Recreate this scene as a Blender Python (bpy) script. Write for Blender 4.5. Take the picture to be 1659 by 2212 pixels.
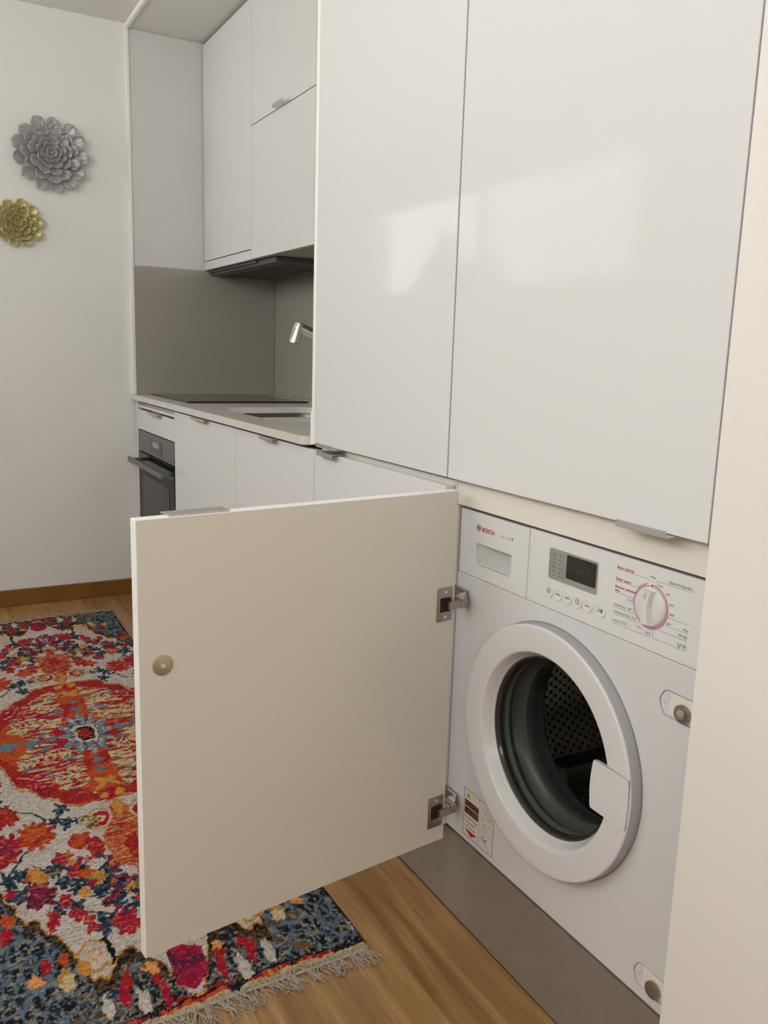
import bpy, bmesh, math, random
import numpy as np
from mathutils import Vector, Matrix

for o in list(bpy.data.objects):
    bpy.data.objects.remove(o)
S = bpy.context.scene
COL = S.collection
R = random.Random(7)

# ------------------------------------------------------------------ camera
# x runs into the cabinets (their fronts are x = 0), y runs along them, z is up
W_PX, H_PX, F_PX = 1659, 2212, 1816.4
yaw, pitch, roll = .508752, .184975, .0309005
fw = Vector((math.sin(yaw)*math.cos(pitch), math.cos(yaw)*math.cos(pitch), -math.sin(pitch)))
rt0 = Vector((math.cos(yaw), -math.sin(yaw), 0))
up0 = rt0.cross(fw)
rt = rt0*math.cos(roll) + up0*math.sin(roll)
up = -rt0*math.sin(roll) + up0*math.cos(roll)
cam_data = bpy.data.cameras.new('camera')
cam_data.sensor_fit = 'VERTICAL'
cam_data.sensor_height = 24
cam_data.lens = 24*F_PX/H_PX
cam_data.clip_start = .02
cam = bpy.data.objects.new('camera', cam_data)
cam.matrix_world = Matrix(((rt.x, up.x, -fw.x, -.855), (rt.y, up.y, -fw.y, 0), (rt.z, up.z, -fw.z, 1.12), (0, 0, 0, 1)))
COL.objects.link(cam)
S.camera = cam

# ------------------------------------------------------------------ light
S.view_settings.view_transform = 'Standard'
S.view_settings.look = 'None'
S.view_settings.gamma = 1
S.view_settings.use_curve_mapping = False
S.view_settings.exposure = 0.12

world = bpy.data.worlds.new('overcast sky')
S.world = world
world.use_nodes = True
nt = world.node_tree
nt.nodes.clear()
wo = nt.nodes.new('ShaderNodeOutputWorld')
bg = nt.nodes.new('ShaderNodeBackground')
tc = nt.nodes.new('ShaderNodeTexCoord')
sp = nt.nodes.new('ShaderNodeSeparateXYZ')
cr = nt.nodes.new('ShaderNodeValToRGB')
mr = nt.nodes.new('ShaderNodeMapRange')
mr.inputs[1].default_value = -1
mr.inputs[2].default_value = 1
nt.links.new(tc.outputs['Generated'], sp.inputs[0])
nt.links.new(sp.outputs[2], mr.inputs[0])
nt.links.new(mr.outputs[0], cr.inputs[0])
cr.color_ramp.elements[0].position = .0
cr.color_ramp.elements[0].color = (.92, .89, .85, 1)
cr.color_ramp.elements[1].position = .56
cr.color_ramp.elements[1].color = (.78, .78, .78, 1)
e = cr.color_ramp.elements.new(.485)
e.color = (.95, .93, .90, 1)
nt.links.new(cr.outputs[0], bg.inputs[0])
bg.inputs[1].default_value = 7.7
nt.links.new(bg.outputs[0], wo.inputs[0])

# window openings opposite the cabinets, the first unseen and added for light: (y0, y1, z0, z1)
WALL_X = -2.15
OPEN = [(-.9, 2.25, 1.6, 2.39), (3.05, 5.75, 1.5, 2.17)]
FILL_AT, FILL_POWER = (-1.25, 1.25, 2.2), 3.0  # added fill globe, out of view: position and emission
BACK = (-1.95, -.45, 1.6, 2.38)      # unseen window added behind the camera for light: x0, x1, z0, z1
for i, (y0, y1, z0, z1) in enumerate(OPEN):      # daylight portals in the openings
    ld = bpy.data.lights.new('window_daylight', 'AREA')
    ld.shape = 'RECTANGLE'
    ld.size = y1-y0
    ld.size_y = z1-z0
    ld.cycles.is_portal = True
    lo = bpy.data.objects.new('window_daylight', ld)
    lo.matrix_world = Matrix(((0, 0, -1, WALL_X-.1), (1, 0, 0, (y0+y1)/2), (0, -1, 0, (z0+z1)/2), (0, 0, 0, 1)))
    COL.objects.link(lo)
ld = bpy.data.lights.new('window_daylight', 'AREA')
ld.shape = 'RECTANGLE'
ld.size = BACK[1]-BACK[0]
ld.size_y = BACK[3]-BACK[2]
ld.cycles.is_portal = True
lo = bpy.data.objects.new('window_daylight', ld)
lo.matrix_world = Matrix(((1, 0, 0, (BACK[0]+BACK[1])/2), (0, 0, -1, -2.66), (0, 1, 0, (BACK[2]+BACK[3])/2), (0, 0, 0, 1)))
COL.objects.link(lo)

# ------------------------------------------------------------------ materials
def srgb(r, g, b):
    f = lambda c: (c/255/12.92) if c/255 <= .04045 else ((c/255+.055)/1.055)**2.4
    return (f(r), f(g), f(b))

def mat(name, col, rough=.5, metal=0, coat=0, spec=.5, bump=None, var=None, emit=None):
    m = bpy.data.materials.new(name)
    m.use_nodes = True
    n = m.node_tree
    b = n.nodes['Principled BSDF']
    b.inputs['Base Color'].default_value = (*col, 1)
    b.inputs['Roughness'].default_value = rough
    b.inputs['Metallic'].default_value = metal
    b.inputs['Specular IOR Level'].default_value = spec
    if coat:
        b.inputs['Coat Weight'].default_value = coat
        b.inputs['Coat Roughness'].default_value = .03
    t = n.nodes.new('ShaderNodeTexCoord')
    if bump:      # (scale, strength, distance)
        no = n.nodes.new('ShaderNodeTexNoise')
        no.inputs['Scale'].default_value = bump[0]
        no.inputs['Detail'].default_value = 4
        n.links.new(t.outputs['Object'], no.inputs['Vector'])
        bu = n.nodes.new('ShaderNodeBump')
        bu.inputs['Strength'].default_value = bump[1]
        bu.inputs['Distance'].default_value = bump[2]
        n.links.new(no.outputs[0], bu.inputs['Height'])
        n.links.new(bu.outputs[0], b.inputs['Normal'])
    if var:       # (scale, amount)
        no = n.nodes.new('ShaderNodeTexNoise')
        no.inputs['Scale'].default_value = var[0]
        no.inputs['Detail'].default_value = 5
        n.links.new(t.outputs['Object'], no.inputs['Vector'])
        mx = n.nodes.new('ShaderNodeMixRGB')
        mx.blend_type = 'MULTIPLY'
        mx.inputs[1].default_value = (*col, 1)
        ra = n.nodes.new('ShaderNodeMapRange')
        ra.inputs[1].default_value = .3
        ra.inputs[2].default_value = .7
        ra.inputs[3].default_value = 1-var[1]
        ra.inputs[4].default_value = 1
        n.links.new(no.outputs[0], ra.inputs[0])
        mx.inputs[0].default_value = 1
        n.links.new(ra.outputs[0], mx.inputs[2])
        n.links.new(mx.outputs[0], b.inputs['Base Color'])
    return m

M = {}
M['gloss'] = mat('white gloss laminate', (.705, .70, .685), .06, spec=.055)
M['edge'] = mat('white matte edge band', (.90, .885, .85), .4)
M['melamine'] = mat('cream melamine', (.70, .65, .56), .45, bump=(900, .05, .0005))
M['strip'] = mat('cream carcass board', (.76, .72, .64), .4)
M['wall'] = mat('off-white wall paint', (.85, .84, .81), .75, bump=(160, .08, .001))
M['wall_right'] = mat('warm white wall paint', (.80, .76, .70), .7, bump=(160, .06, .001))
M['ceil'] = mat('ceiling paint', (.78, .765, .735), .8)
M['splash'] = mat('taupe glass splashback', (.36, .335, .29), .18, coat=.2)
M['counter'] = mat('pale grey quartz worktop', (.72, .68, .61), .16, var=(320, .10))
M['plinth'] = mat('taupe gloss plinth', (.25, .215, .18), .22, var=(40, .08))
M['steel'] = mat('brushed stainless steel', (.50, .49, .46), .32, metal=1)
M['steel_dark'] = mat('hood steel', (.11, .105, .095), .45, metal=.4)
M['alu'] = mat('satin aluminium', (.60, .60, .58), .34, metal=.8)
M['chrome'] = mat('chrome', (.75, .74, .72), .12, metal=1)
M['nickel'] = mat('nickel plated hinge steel', (.42, .385, .33), .28, metal=1)
M['brass'] = mat('dull brass', (.50, .43, .30), .35, metal=.8)
M['blackglass'] = mat('black glass', (.010, .010, .009), .06, spec=.22)
M['black'] = mat('black gap', (.01, .009, .008), .6)
M['ovenblack'] = mat('oven black enamel', (.010, .009, .008), .25, spec=.10)
M['ovenglass'] = mat('oven window glass', (.032, .030, .026), .2, spec=.18)
M['appliance'] = mat('white appliance enamel', (.66, .655, .655), .3)
M['appl_panel'] = mat('white appliance plastic', (.70, .70, .69), .3)
M['appl_ring'] = mat('white door ring plastic', (.68, .67, .66), .25)
M['ring_side'] = mat('door side plastic shaded grey', (.36, .36, .37), .4)  # undercut shade of the door side, put into the grey
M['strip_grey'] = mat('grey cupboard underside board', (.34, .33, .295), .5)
M['oven_steel'] = mat('dark brushed oven steel', (.24, .235, .22), .38, metal=.9)
M['appl_recess'] = mat('white plastic recess shaded grey', (.50, .51, .50), .2)  # shading of the grip recess is in this darker colour
M['groove'] = mat('panel joint grey', (.30, .30, .30), .6)
M['gasket'] = mat('grey rubber gasket', (.12, .12, .115), .3)
M['gasket_lip'] = mat('gasket lip', (.17, .185, .18), .25)
M['bowlrim'] = mat('dark bowl rim', (.035, .03, .026), .12)
M['drum'] = mat('drum steel', (.58, .56, .53), .30, metal=1)
M['hole'] = mat('drum hole black', (.006, .006, .006), .5)
M['grey_display'] = mat('grey display surround', (.36, .37, .355), .35, metal=.3)
M['display'] = mat('dark display window', (.022, .018, .016), .1)
M['digit'] = mat('unlit display segments', (.07, .062, .056), .4)
M['print_red'] = mat('red print', (.52, .012, .03), .5)
M['print_dark'] = mat('dark grey print', (.10, .10, .10), .5)
M['print_brown'] = mat('dark brown print', (.055, .02, .012), .4)
M['print_amber'] = mat('rust red print', (.33, .075, .045), .4)
M['print_yellow'] = mat('yellow print', (.55, .42, .02), .4)
M['print_pink'] = mat('faded red print', (.42, .16, .15), .5)
M['print_arrow'] = mat('bright red print', (.62, .0, .01), .4)
M['sticker'] = mat('sticker paper', (.68, .655, .60), .4)
M['magnet'] = mat('magnet plate', (.35, .33, .31), .25, metal=.9)
M['base_wood'] = mat('oak skirting', (.27, .115, .022), .35, var=(8, .25))
M['silver'] = mat('silver painted metal', (.47, .46, .455), .42, metal=.35, bump=(120, .15, .001))
M['gold'] = mat('gold painted metal', (.50, .45, .20), .38, metal=.45, bump=(120, .15, .001))
M['fringe'] = mat('undyed fringe yarn', (.40, .345, .275), .85)
M['frame'] = mat('white window frame', (.75, .74, .72), .4)
M['leaf_green'] = mat('dark conifer leaves', (.03, .05, .025), .7)

# clear glass: transparent with a Fresnel reflection, so daylight reaches the drum
def glass_mat(name, tint, ior=1.5):
    g = bpy.data.materials.new(name)
    g.use_nodes = True
    n = g.node_tree
    n.nodes.clear()
    o = n.nodes.new('ShaderNodeOutputMaterial')
    mx = n.nodes.new('ShaderNodeMixShader')
    fr = n.nodes.new('ShaderNodeFresnel')
    fr.inputs['IOR'].default_value = ior
    tr = n.nodes.new('ShaderNodeBsdfTransparent')
    tr.inputs[0].default_value = (*tint, 1)
    gl = n.nodes.new('ShaderNodeBsdfGlossy')
    gl.inputs['Roughness'].default_value = .02
    ge = n.nodes.new('ShaderNodeNewGeometry')      # no internal reflection on the unrefracted way out
    iv = n.nodes.new('ShaderNodeMath'); iv.operation = 'SUBTRACT'; iv.inputs[0].default_value = 1
    mu = n.nodes.new('ShaderNodeMath'); mu.operation = 'MULTIPLY'
    n.links.new(ge.outputs['Backfacing'], iv.inputs[1])
    n.links.new(fr.outputs[0], mu.inputs[0])
    n.links.new(iv.outputs[0], mu.inputs[1])
    n.links.new(mu.outputs[0], mx.inputs[0])
    n.links.new(tr.outputs[0], mx.inputs[1])
    n.links.new(gl.outputs[0], mx.inputs[2])
    n.links.new(mx.outputs[0], o.inputs[0])
    return g
M['glass'] = glass_mat('door glass', (.74, .75, .74), 1.62)
M['pane'] = glass_mat('window pane glass', (.97, .98, .98))

# oak planks: grain stretched along y, tone varies per object
def oak():
    m = bpy.data.materials.new('oak plank')
    m.use_nodes = True
    n = m.node_tree
    b = n.nodes['Principled BSDF']
    t = n.nodes.new('ShaderNodeTexCoord')
    oi = n.nodes.new('ShaderNodeObjectInfo')
    ad = n.nodes.new('ShaderNodeVectorMath')
    ad.operation = 'MULTIPLY_ADD'
    cx = n.nodes.new('ShaderNodeCombineXYZ')
    for k in range(3):
        n.links.new(oi.outputs['Random'], cx.inputs[k])
    ad.inputs[1].default_value = (7, 23, 5)
    n.links.new(cx.outputs[0], ad.inputs[0])
    n.links.new(t.outputs['Object'], ad.inputs[2])
    mp = n.nodes.new('ShaderNodeMapping')
    mp.inputs['Scale'].default_value = (1, .055, 1)
    n.links.new(ad.outputs[0], mp.inputs[0])
    wn = n.nodes.new('ShaderNodeTexNoise')
    wn.inputs['Scale'].default_value = 22
    wn.inputs['Detail'].default_value = 6
    wn.inputs['Distortion'].default_value = .9
    n.links.new(mp.outputs[0], wn.inputs['Vector'])
    fine = n.nodes.new('ShaderNodeTexNoise')
    fine.inputs['Scale'].default_value = 190
    fine.inputs['Detail'].default_value = 3
    n.links.new(mp.outputs[0], fine.inputs['Vector'])
    r1 = n.nodes.new('ShaderNodeValToRGB')
    r1.color_ramp.elements[0].position = .34
    r1.color_ramp.elements[0].color = (.245, .118, .034, 1)
    r1.color_ramp.elements[1].position = .66
    r1.color_ramp.elements[1].color = (.40, .225, .085, 1)
    n.links.new(wn.outputs[0], r1.inputs[0])
    r2 = n.nodes.new('ShaderNodeMapRange')
    r2.inputs[1].default_value = .35
    r2.inputs[2].default_value = .65
    r2.inputs[3].default_value = .86
    r2.inputs[4].default_value = 1.08
    n.links.new(fine.outputs[0], r2.inputs[0])
    r3 = n.nodes.new('ShaderNodeMapRange')
    r3.inputs[3].default_value = .98
    r3.inputs[4].default_value = 1.08
    n.links.new(oi.outputs['Random'], r3.inputs[0])
    m1 = n.nodes.new('ShaderNodeMixRGB'); m1.blend_type = 'MULTIPLY'; m1.inputs[0].default_value = 1
    m2 = n.nodes.new('ShaderNodeMixRGB'); m2.blend_type = 'MULTIPLY'; m2.inputs[0].default_value = 1
    n.links.new(r1.outputs[0], m1.inputs[1]); n.links.new(r2.outputs[0], m1.inputs[2])
    n.links.new(m1.outputs[0], m2.inputs[1]); n.links.new(r3.outputs[0], m2.inputs[2])
    n.links.new(m2.outputs[0], b.inputs['Base Color'])
    b.inputs['Roughness'].default_value = .38
    bu = n.nodes.new('ShaderNodeBump')
    bu.inputs['Strength'].default_value = .12
    bu.inputs['Distance'].default_value = .001
    n.links.new(fine.outputs[0], bu.inputs['Height'])
    n.links.new(bu.outputs[0], b.inputs['Normal'])
    return m
M['oak'] = oak()

# ------------------------------------------------------------------ helpers
def link(name, me, m=None, parent=None):
    o = bpy.data.objects.new(name, me)
    if m:
        me.materials.append(m)
    COL.objects.link(o)
    if parent:
        o.parent = parent
        o.matrix_parent_inverse = parent.matrix_world.inverted() if parent.type != 'EMPTY' else Matrix.Translation(-parent.location)
    return o

def thing(name, label, cat, loc=(0, 0, 0), group=None):
    o = bpy.data.objects.new(name, None)
    o.empty_display_size = .05
    o.location = loc
    COL.objects.link(o)
    o['label'] = label
    o['category'] = cat
    if group:
        o['group'] = group
    return o

def tag(o, label, cat, group=None):
    o['label'] = label
    o['category'] = cat
    if group:
        o['group'] = group
    return o

def struct(o):
    o['kind'] = 'structure'
    return o

def bm_obj(name, bm, m, parent=None, smooth=False):
    me = bpy.data.meshes.new(name)
    bm.normal_update()
    bm.to_mesh(me)
    bm.free()
    if smooth:
        for p in me.polygons:
            p.use_smooth = True
    return link(name, me, m, parent)

def add_box(bm, x0, x1, y0, y1, z0, z1, bevel=0, seg=1, mtx=None):
    v = [bm.verts.new((x, y, z)) for x in (x0, x1) for y in (y0, y1) for z in (z0, z1)]
    fs = [(0, 1, 3, 2), (4, 6, 7, 5), (0, 4, 5, 1), (2, 3, 7, 6), (0, 2, 6, 4), (1, 5, 7, 3)]
    F = [bm.faces.new([v[i] for i in f]) for f in fs]
    vs = v
    if bevel:
        es = list({e for f in F for e in f.edges})
        r = bmesh.ops.bevel(bm, geom=es, offset=bevel, segments=seg, profile=.5, affect='EDGES')
        vs = list({w for f in r['faces'] for w in f.verts} | {w for w in v if w.is_valid})
    if mtx is not None:
        bmesh.ops.transform(bm, matrix=mtx, verts=vs)

def box(name, x0, x1, y0, y1, z0, z1, m, parent=None, bevel=0, seg=1, mtx=None):
    bm = bmesh.new()
    add_box(bm, x0, x1, y0, y1, z0, z1, bevel, seg, mtx)
    return bm_obj(name, bm, m, parent)

def add_cyl(bm, p, axis, r, h, n=32, r2=None, bevel=0):
    """solid of revolution: circle at p, extruded h along axis"""
    ax = Vector(axis).normalized()
    q = Vector((0, 0, 1)).rotation_difference(ax).to_matrix().to_4x4()
    mt = Matrix.Translation(Vector(p)+ax*h/2) @ q
    r_ = bmesh.ops.create_cone(bm, cap_ends=True, segments=n, radius1=r, radius2=r if r2 is None else r2, depth=h, matrix=mt)
    if bevel:
        es = [e for e in {e for v in r_['verts'] for e in v.link_edges} if any(len(f.verts) > 4 for f in e.link_faces)]
        bmesh.ops.bevel(bm, geom=es, offset=bevel, segments=2, profile=.5, affect='EDGES')

def cyl(name, p, axis, r, h, m, parent=None, n=32, bevel=0, r2=None):
    bm = bmesh.new()
    add_cyl(bm, p, axis, r, h, n, r2, bevel)
    o = bm_obj(name, bm, m, parent, smooth=True)
    sharp(o)
    return o

def sharp(o, ang=35):
    me = o.data
    bm = bmesh.new()
    bm.from_mesh(me)
    for e in bm.edges:
        if len(e.link_faces) == 2 and e.calc_face_angle(0) > math.radians(ang):
            e.smooth = False
    for f in bm.faces:
        f.smooth = True
    bm.to_mesh(me)
    bm.free()

def add_lathe_x(bm, prof, cy, cz, n=96, a0=0, a1=2*math.pi, close=False):
    """prof: list of (radius, x); revolve around the x axis through (cy, cz)"""
    full = abs(a1-a0-2*math.pi) < 1e-6
    k = n if full else n+1
    rings = []
    for i in range(k):
        a = a0+(a1-a0)*i/n
        rings.append([bm.verts.new((x, cy+r*math.cos(a), cz+r*math.sin(a))) for r, x in prof])
    for i in range(n):
        A, B = rings[i], rings[(i+1) % k]
        for j in range(len(prof)-1 + (1 if close else 0)):
            j2 = (j+1) % len(prof)
            bm.faces.new((A[j], B[j], B[j2], A[j2]))

def lathe_x(name, prof, cy, cz, m, parent=None, n=96, close=False):
    bm = bmesh.new()
    add_lathe_x(bm, prof, cy, cz, n, close=close)
    bmesh.ops.recalc_face_normals(bm, faces=bm.faces)
    o = bm_obj(name, bm, m, parent, smooth=True)
    sharp(o, 40)
    return o

def add_tube(bm, pts, r, n=10, cap=True):
    P = [Vector(p) for p in pts]
    rings = []
    t0 = (P[1]-P[0]).normalized()
    ref = t0.orthogonal().normalized()
    for i, p in enumerate(P):
        t = (P[min(i+1, len(P)-1)]-P[max(i-1, 0)]).normalized()
        ref = (ref-t*ref.dot(t)).normalized()
        b = t.cross(ref)
        rr = r[i] if isinstance(r, (list, tuple)) else r
        rings.append([bm.verts.new(p+rr*(ref*math.cos(2*math.pi*k/n)+b*math.sin(2*math.pi*k/n))) for k in range(n)])
    for A, B in zip(rings, rings[1:]):
        for k in range(n):
            bm.faces.new((A[k], A[(k+1) % n], B[(k+1) % n], B[k]))
    if cap:
        bm.faces.new(rings[0][::-1])
        bm.faces.new(rings[-1])

def add_prism_x(bm, poly, x0, x1):
    """poly in (y, z), extruded from x0 to x1"""
    a = [bm.verts.new((x0, y, z)) for y, z in poly]
    b = [bm.verts.new((x1, y, z)) for y, z in poly]
    bm.faces.new(a)
    bm.faces.new(b[::-1])
    for i in range(len(poly)):
        j = (i+1) % len(poly)
        bm.faces.new((a[i], b[i], b[j], a[j]))
    bmesh.ops.recalc_face_normals(bm, faces=bm.faces)

def rounded(pts, r, seg=5):
    """round the corners of a polygon"""
    out = []
    n = len(pts)
    for i in range(n):
        p0, p, p1 = Vector(pts[i-1]), Vector(pts[i]), Vector(pts[(i+1) % n])
        rr = r[i] if isinstance(r, (list, tuple)) else r
        if rr <= 0:
            out.append(tuple(p)); continue
        d0, d1 = (p0-p), (p1-p)
        k = min(rr, d0.length*.49, d1.length*.49)
        a, b = p+d0.normalized()*k, p+d1.normalized()*k
        for s in range(seg+1):
            t = s/seg
            out.append(tuple((1-t)**2*a + 2*t*(1-t)*p + t*t*b))
    return out

def cut(o, cutter_bm):
    """boolean difference, baked into the mesh"""
    me = bpy.data.meshes.new('cutter')
    bmesh.ops.recalc_face_normals(cutter_bm, faces=cutter_bm.faces)
    cutter_bm.to_mesh(me)
    cutter_bm.free()
    c = bpy.data.objects.new('cutter', me)
    COL.objects.link(c)
    md = o.modifiers.new('cut', 'BOOLEAN')
    md.operation = 'DIFFERENCE'
    md.solver = 'EXACT'
    md.object = c
    bpy.context.view_layer.update()
    dg = bpy.context.evaluated_depsgraph_get()
    new = bpy.data.meshes.new_from_object(o.evaluated_get(dg))
    o.modifiers.clear()
    mats = list(o.data.materials)
    o.data = new
    new.materials.clear()
    for m_ in mats:
        new.materials.append(m_)
    for p in new.polygons:
        p.material_index = 0
    bpy.data.objects.remove(c)

# flat print on the washing machine front: y grows to the left as seen, z up
def text_mesh(s, bold=0):
    cu = bpy.data.curves.new('t', 'FONT')
    cu.body = s
    cu.size = 1
    cu.resolution_u = 3
    cu.offset = bold
    to = bpy.data.objects.new('t', cu)
    COL.objects.link(to)
    bpy.context.view_layer.update()
    dg = bpy.context.evaluated_depsgraph_get()
    me = bpy.data.meshes.new_from_object(to.evaluated_get(dg))
    bpy.data.objects.remove(to)
    return me

CAP = {}
def capheight():
    if 'h' not in CAP:
        me = text_mesh('H')
        CAP['h'] = max(v.co.y for v in me.vertices)
    return CAP['h']

def add_text(bm, s, yl, zb, w, cap, x, bold=0, slope=0):
    me = text_mesh(s, bold)
    xs = [v.co.x for v in me.vertices]
    x0, x1 = min(xs), max(xs)
    sx, sy = w/(x1-x0), cap/capheight()
    vs = [bm.verts.new((x, yl-(v.co.x-x0)*sx, zb+v.co.y*sy)) for v in me.vertices]
    for p in me.polygons:
        try:
            bm.faces.new([vs[i] for i in p.vertices])
        except ValueError:
            pass
    bpy.data.meshes.remove(me)

def add_line(bm, pts, w, x):
    """flat stroke through (y, z) points on the plane x"""
    for (y0, z0), (y1, z1) in zip(pts, pts[1:]):
        d = Vector((y1-y0, z1-z0)); L = d.length
        if L < 1e-6: continue
        d /= L
        n = Vector((-d.y, d.x))*w/2
        e = d*w/2
        q = [(y0-e.x+n.x, z0-e.y+n.y), (y1+e.x+n.x, z1+e.y+n.y), (y1+e.x-n.x, z1+e.y-n.y), (y0-e.x-n.x, z0-e.y-n.y)]
        bm.faces.new([bm.verts.new((x, a, b)) for a, b in q])

def add_disc(bm, y, z, r, x, n=20, r_in=0, a0=0, a1=2*math.pi):
    full = abs(a1-a0-2*math.pi) < 1e-6
    A = [a0+(a1-a0)*i/n for i in range(n if full else n+1)]
    o = [bm.verts.new((x, y+r*math.cos(a), z+r*math.sin(a))) for a in A]
    if r_in <= 0:
        bm.faces.new(o)
        return
    i_ = [bm.verts.new((x, y+r_in*math.cos(a), z+r_in*math.sin(a))) for a in A]
    for k in range(len(A) if full else len(A)-1):
        j = (k+1) % len(A)
        bm.faces.new((o[k], o[j], i_[j], i_[k]))

def add_poly(bm, pts, x):
    bm.faces.new([bm.verts.new((x, y, z)) for y, z in pts])

# ================================================================== THE SETTING
CEIL = 2.43
YN, YS, NICHE_X = 6.3, -2.6, .66

# floor slab with separate oak planks laid along y
fl = struct(box('floor', WALL_X-.1, .75, YS-.1, YN+.1, -.05, -.012, M['base_wood']))
pw, gap = .145, .0004
x = WALL_X
k = 0
plank_mesh = {}
def plank(x0, x1, y0, y1):
    key = (round(x1-x0, 4), round(y1-y0, 4))
    if key not in plank_mesh:
        bm = bmesh.new()
        add_box(bm, 0, x1-x0, 0, y1-y0, -.011, 0, .0004)
        me = bpy.data.meshes.new('plank')
        bm.to_mesh(me); bm.free()
        me.materials.append(M['oak'])
        plank_mesh[key] = me
    o = bpy.data.objects.new('plank', plank_mesh[key])
    o.location = (x0, y0, 0)
    COL.objects.link(o)
    o.parent = fl
while x < .0399:
    x1 = min(x+pw, .0399)
    off = (k*.73) % 1.8
    y = YS - off
    while y < YN:
        y0, y1 = max(y, YS), min(y+1.8, YN)
        if y1-y0 > .01:
            plank(x+gap/2, x1-gap/2, y0+gap/2, y1-gap/2)
        y += 1.8
    x = x1
    k += 1

struct(box('ceiling', WALL_X-.1, .75, YS-.1, YN+.1, CEIL, CEIL+.08, M['ceil']))

# wall opposite the cabinets with its two window openings
bm = bmesh.new()
ys = [YS] + [v for o_ in OPEN for v in o_[:2]] + [YN]
X0, X1 = WALL_X-.2, WALL_X
for i in range(0, len(ys), 2):
    add_box(bm, X0, X1, ys[i], ys[i+1], 0, CEIL)
for y0, y1, z0, z1 in OPEN:
    add_box(bm, X0, X1, y0, y1, 0, z0)
    add_box(bm, X0, X1, y0, y1, z1, CEIL)
struct(bm_obj('wall_left', bm, M['wall']))
for i, (y0, y1, z0, z1) in enumerate(OPEN):
    bm = bmesh.new()
    t, xa, xb = .05, WALL_X-.12, WALL_X-.06
    add_box(bm, xa, xb, y0, y1, z0, z0+t, .004)
    add_box(bm, xa, xb, y0, y1, z1-t, z1, .004)
    ym = (y0+y1)/2
    for a in (y0+t/2, ym, y1-t/2):
        add_box(bm, xa, xb, a-t/2, a+t/2, z0+t, z1-t, .004)
    w = struct(bm_obj('window_%d' % (i+1), bm, M['frame']))
    for a, b in ((y0+t, ym-t/2), (ym+t/2, y1-t)):
        box('pane', WALL_X-.092, WALL_X-.088, a, b, z0+t, z1-t, M['pane'], w)

bm = bmesh.new()
for a, b, c_, d_ in ((WALL_X-.1, BACK[0], 0, CEIL), (BACK[1], -.003, 0, CEIL), (BACK[0], BACK[1], 0, BACK[2]), (BACK[0], BACK[1], BACK[3], CEIL)):
    add_box(bm, a, b, YS-.12, YS, c_, d_)
struct(bm_obj('wall_back', bm, M['wall']))
bm = bmesh.new()
xm = (BACK[0]+BACK[1])/2
add_box(bm, BACK[0], BACK[1], YS-.09, YS-.04, BACK[2], BACK[2]+.05, .004)
add_box(bm, BACK[0], BACK[1], YS-.09, YS-.04, BACK[3]-.05, BACK[3], .004)
for a in (BACK[0]+.025, xm, BACK[1]-.025):
    add_box(bm, a-.025, a+.025, YS-.09, YS-.04, BACK[2]+.05, BACK[3]-.05, .004)
w = struct(bm_obj('window_3', bm, M['frame']))
for a, b in ((BACK[0]+.05, xm-.025), (xm+.025, BACK[1]-.05)):
    box('pane', a, b, YS-.067, YS-.063, BACK[2]+.05, BACK[3]-.05, M['pane'], w)
# unseen globe pendant added as fill light, above and left of the view
pd = thing('fill_pendant', 'unseen white globe added as fill light, hung from the ceiling beyond the upper left of the view', 'fill light', (FILL_AT[0], FILL_AT[1], CEIL))
o = cyl('ceiling_rose', (FILL_AT[0], FILL_AT[1], CEIL-.0005), (0, 0, -1), .05, .02, M['frame'], pd)
o = cyl('cord', (FILL_AT[0], FILL_AT[1], CEIL-.021), (0, 0, -1), .003, CEIL-.022-FILL_AT[2]-.149, M['frame'], pd, 8)
bm = bmesh.new()
bmesh.ops.create_uvsphere(bm, u_segments=32, v_segments=16, radius=.15, matrix=Matrix.Translation(FILL_AT))
gm = bpy.data.materials.new('fill light globe')
gm.use_nodes = True
gb = gm.node_tree.nodes['Principled BSDF']
gb.inputs['Emission Color'].default_value = (1, .97, .93, 1)
gb.inputs['Emission Strength'].default_value = FILL_POWER
bm_obj('globe', bm, gm, pd, True)
struct(box('trim_3', -2.95, -2.355, 4.3, 5.9, 1.16, 1.22, M['frame']))     # outer window ledge
for (cy_, top_, rad_, lab_) in ((5.42, 2.0, .25, 'larger dark potted conifer outside, faintly mirrored in the tall cupboard doors'),
                                (4.93, 1.90, .20, 'smaller dark potted conifer outside, faintly mirrored just right of the larger one')):
    pt = thing('potted_conifer', lab_, 'plant', (-2.62, cy_, 1.22), 'potted conifers on the outer ledge')
    cyl('pot', (-2.62, cy_, 1.2205), (0, 0, 1), .10, .18, M['print_dark'], pt, 24, 0, .13)
    bm = bmesh.new()
    rl = random.Random(int(cy_*100))
    for q in range(900):
        t_ = rl.random()**.8
        zz_ = 1.40+(top_-1.40)*t_
        rr_ = rad_*min(1, (1-t_)*1.5)*(.75+.25*rl.random())*(1 if t_ > .12 else .6)
        a_ = rl.uniform(0, 6.283)
        c_ = Vector((-2.62+rr_*math.cos(a_), cy_+rr_*math.sin(a_), zz_))
        e1 = Vector((rl.gauss(0, 1), rl.gauss(0, 1), rl.gauss(0, 1))).normalized()*.034
        e2 = e1.orthogonal().normalized()*.018
        bm.faces.new([bm.verts.new(c_+e1), bm.verts.new(c_+e2), bm.verts.new(c_-e1), bm.verts.new(c_-e2)])
    ins = bmesh.ops.create_cone(bm, cap_ends=True, segments=12, radius1=rad_*.75, radius2=.01, depth=top_-1.44, matrix=Matrix.Translation((-2.62, cy_, (1.40+top_)/2)))
    o = bm_obj('foliage', bm, M['leaf_green'], pt); o['kind'] = 'stuff'
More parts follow.
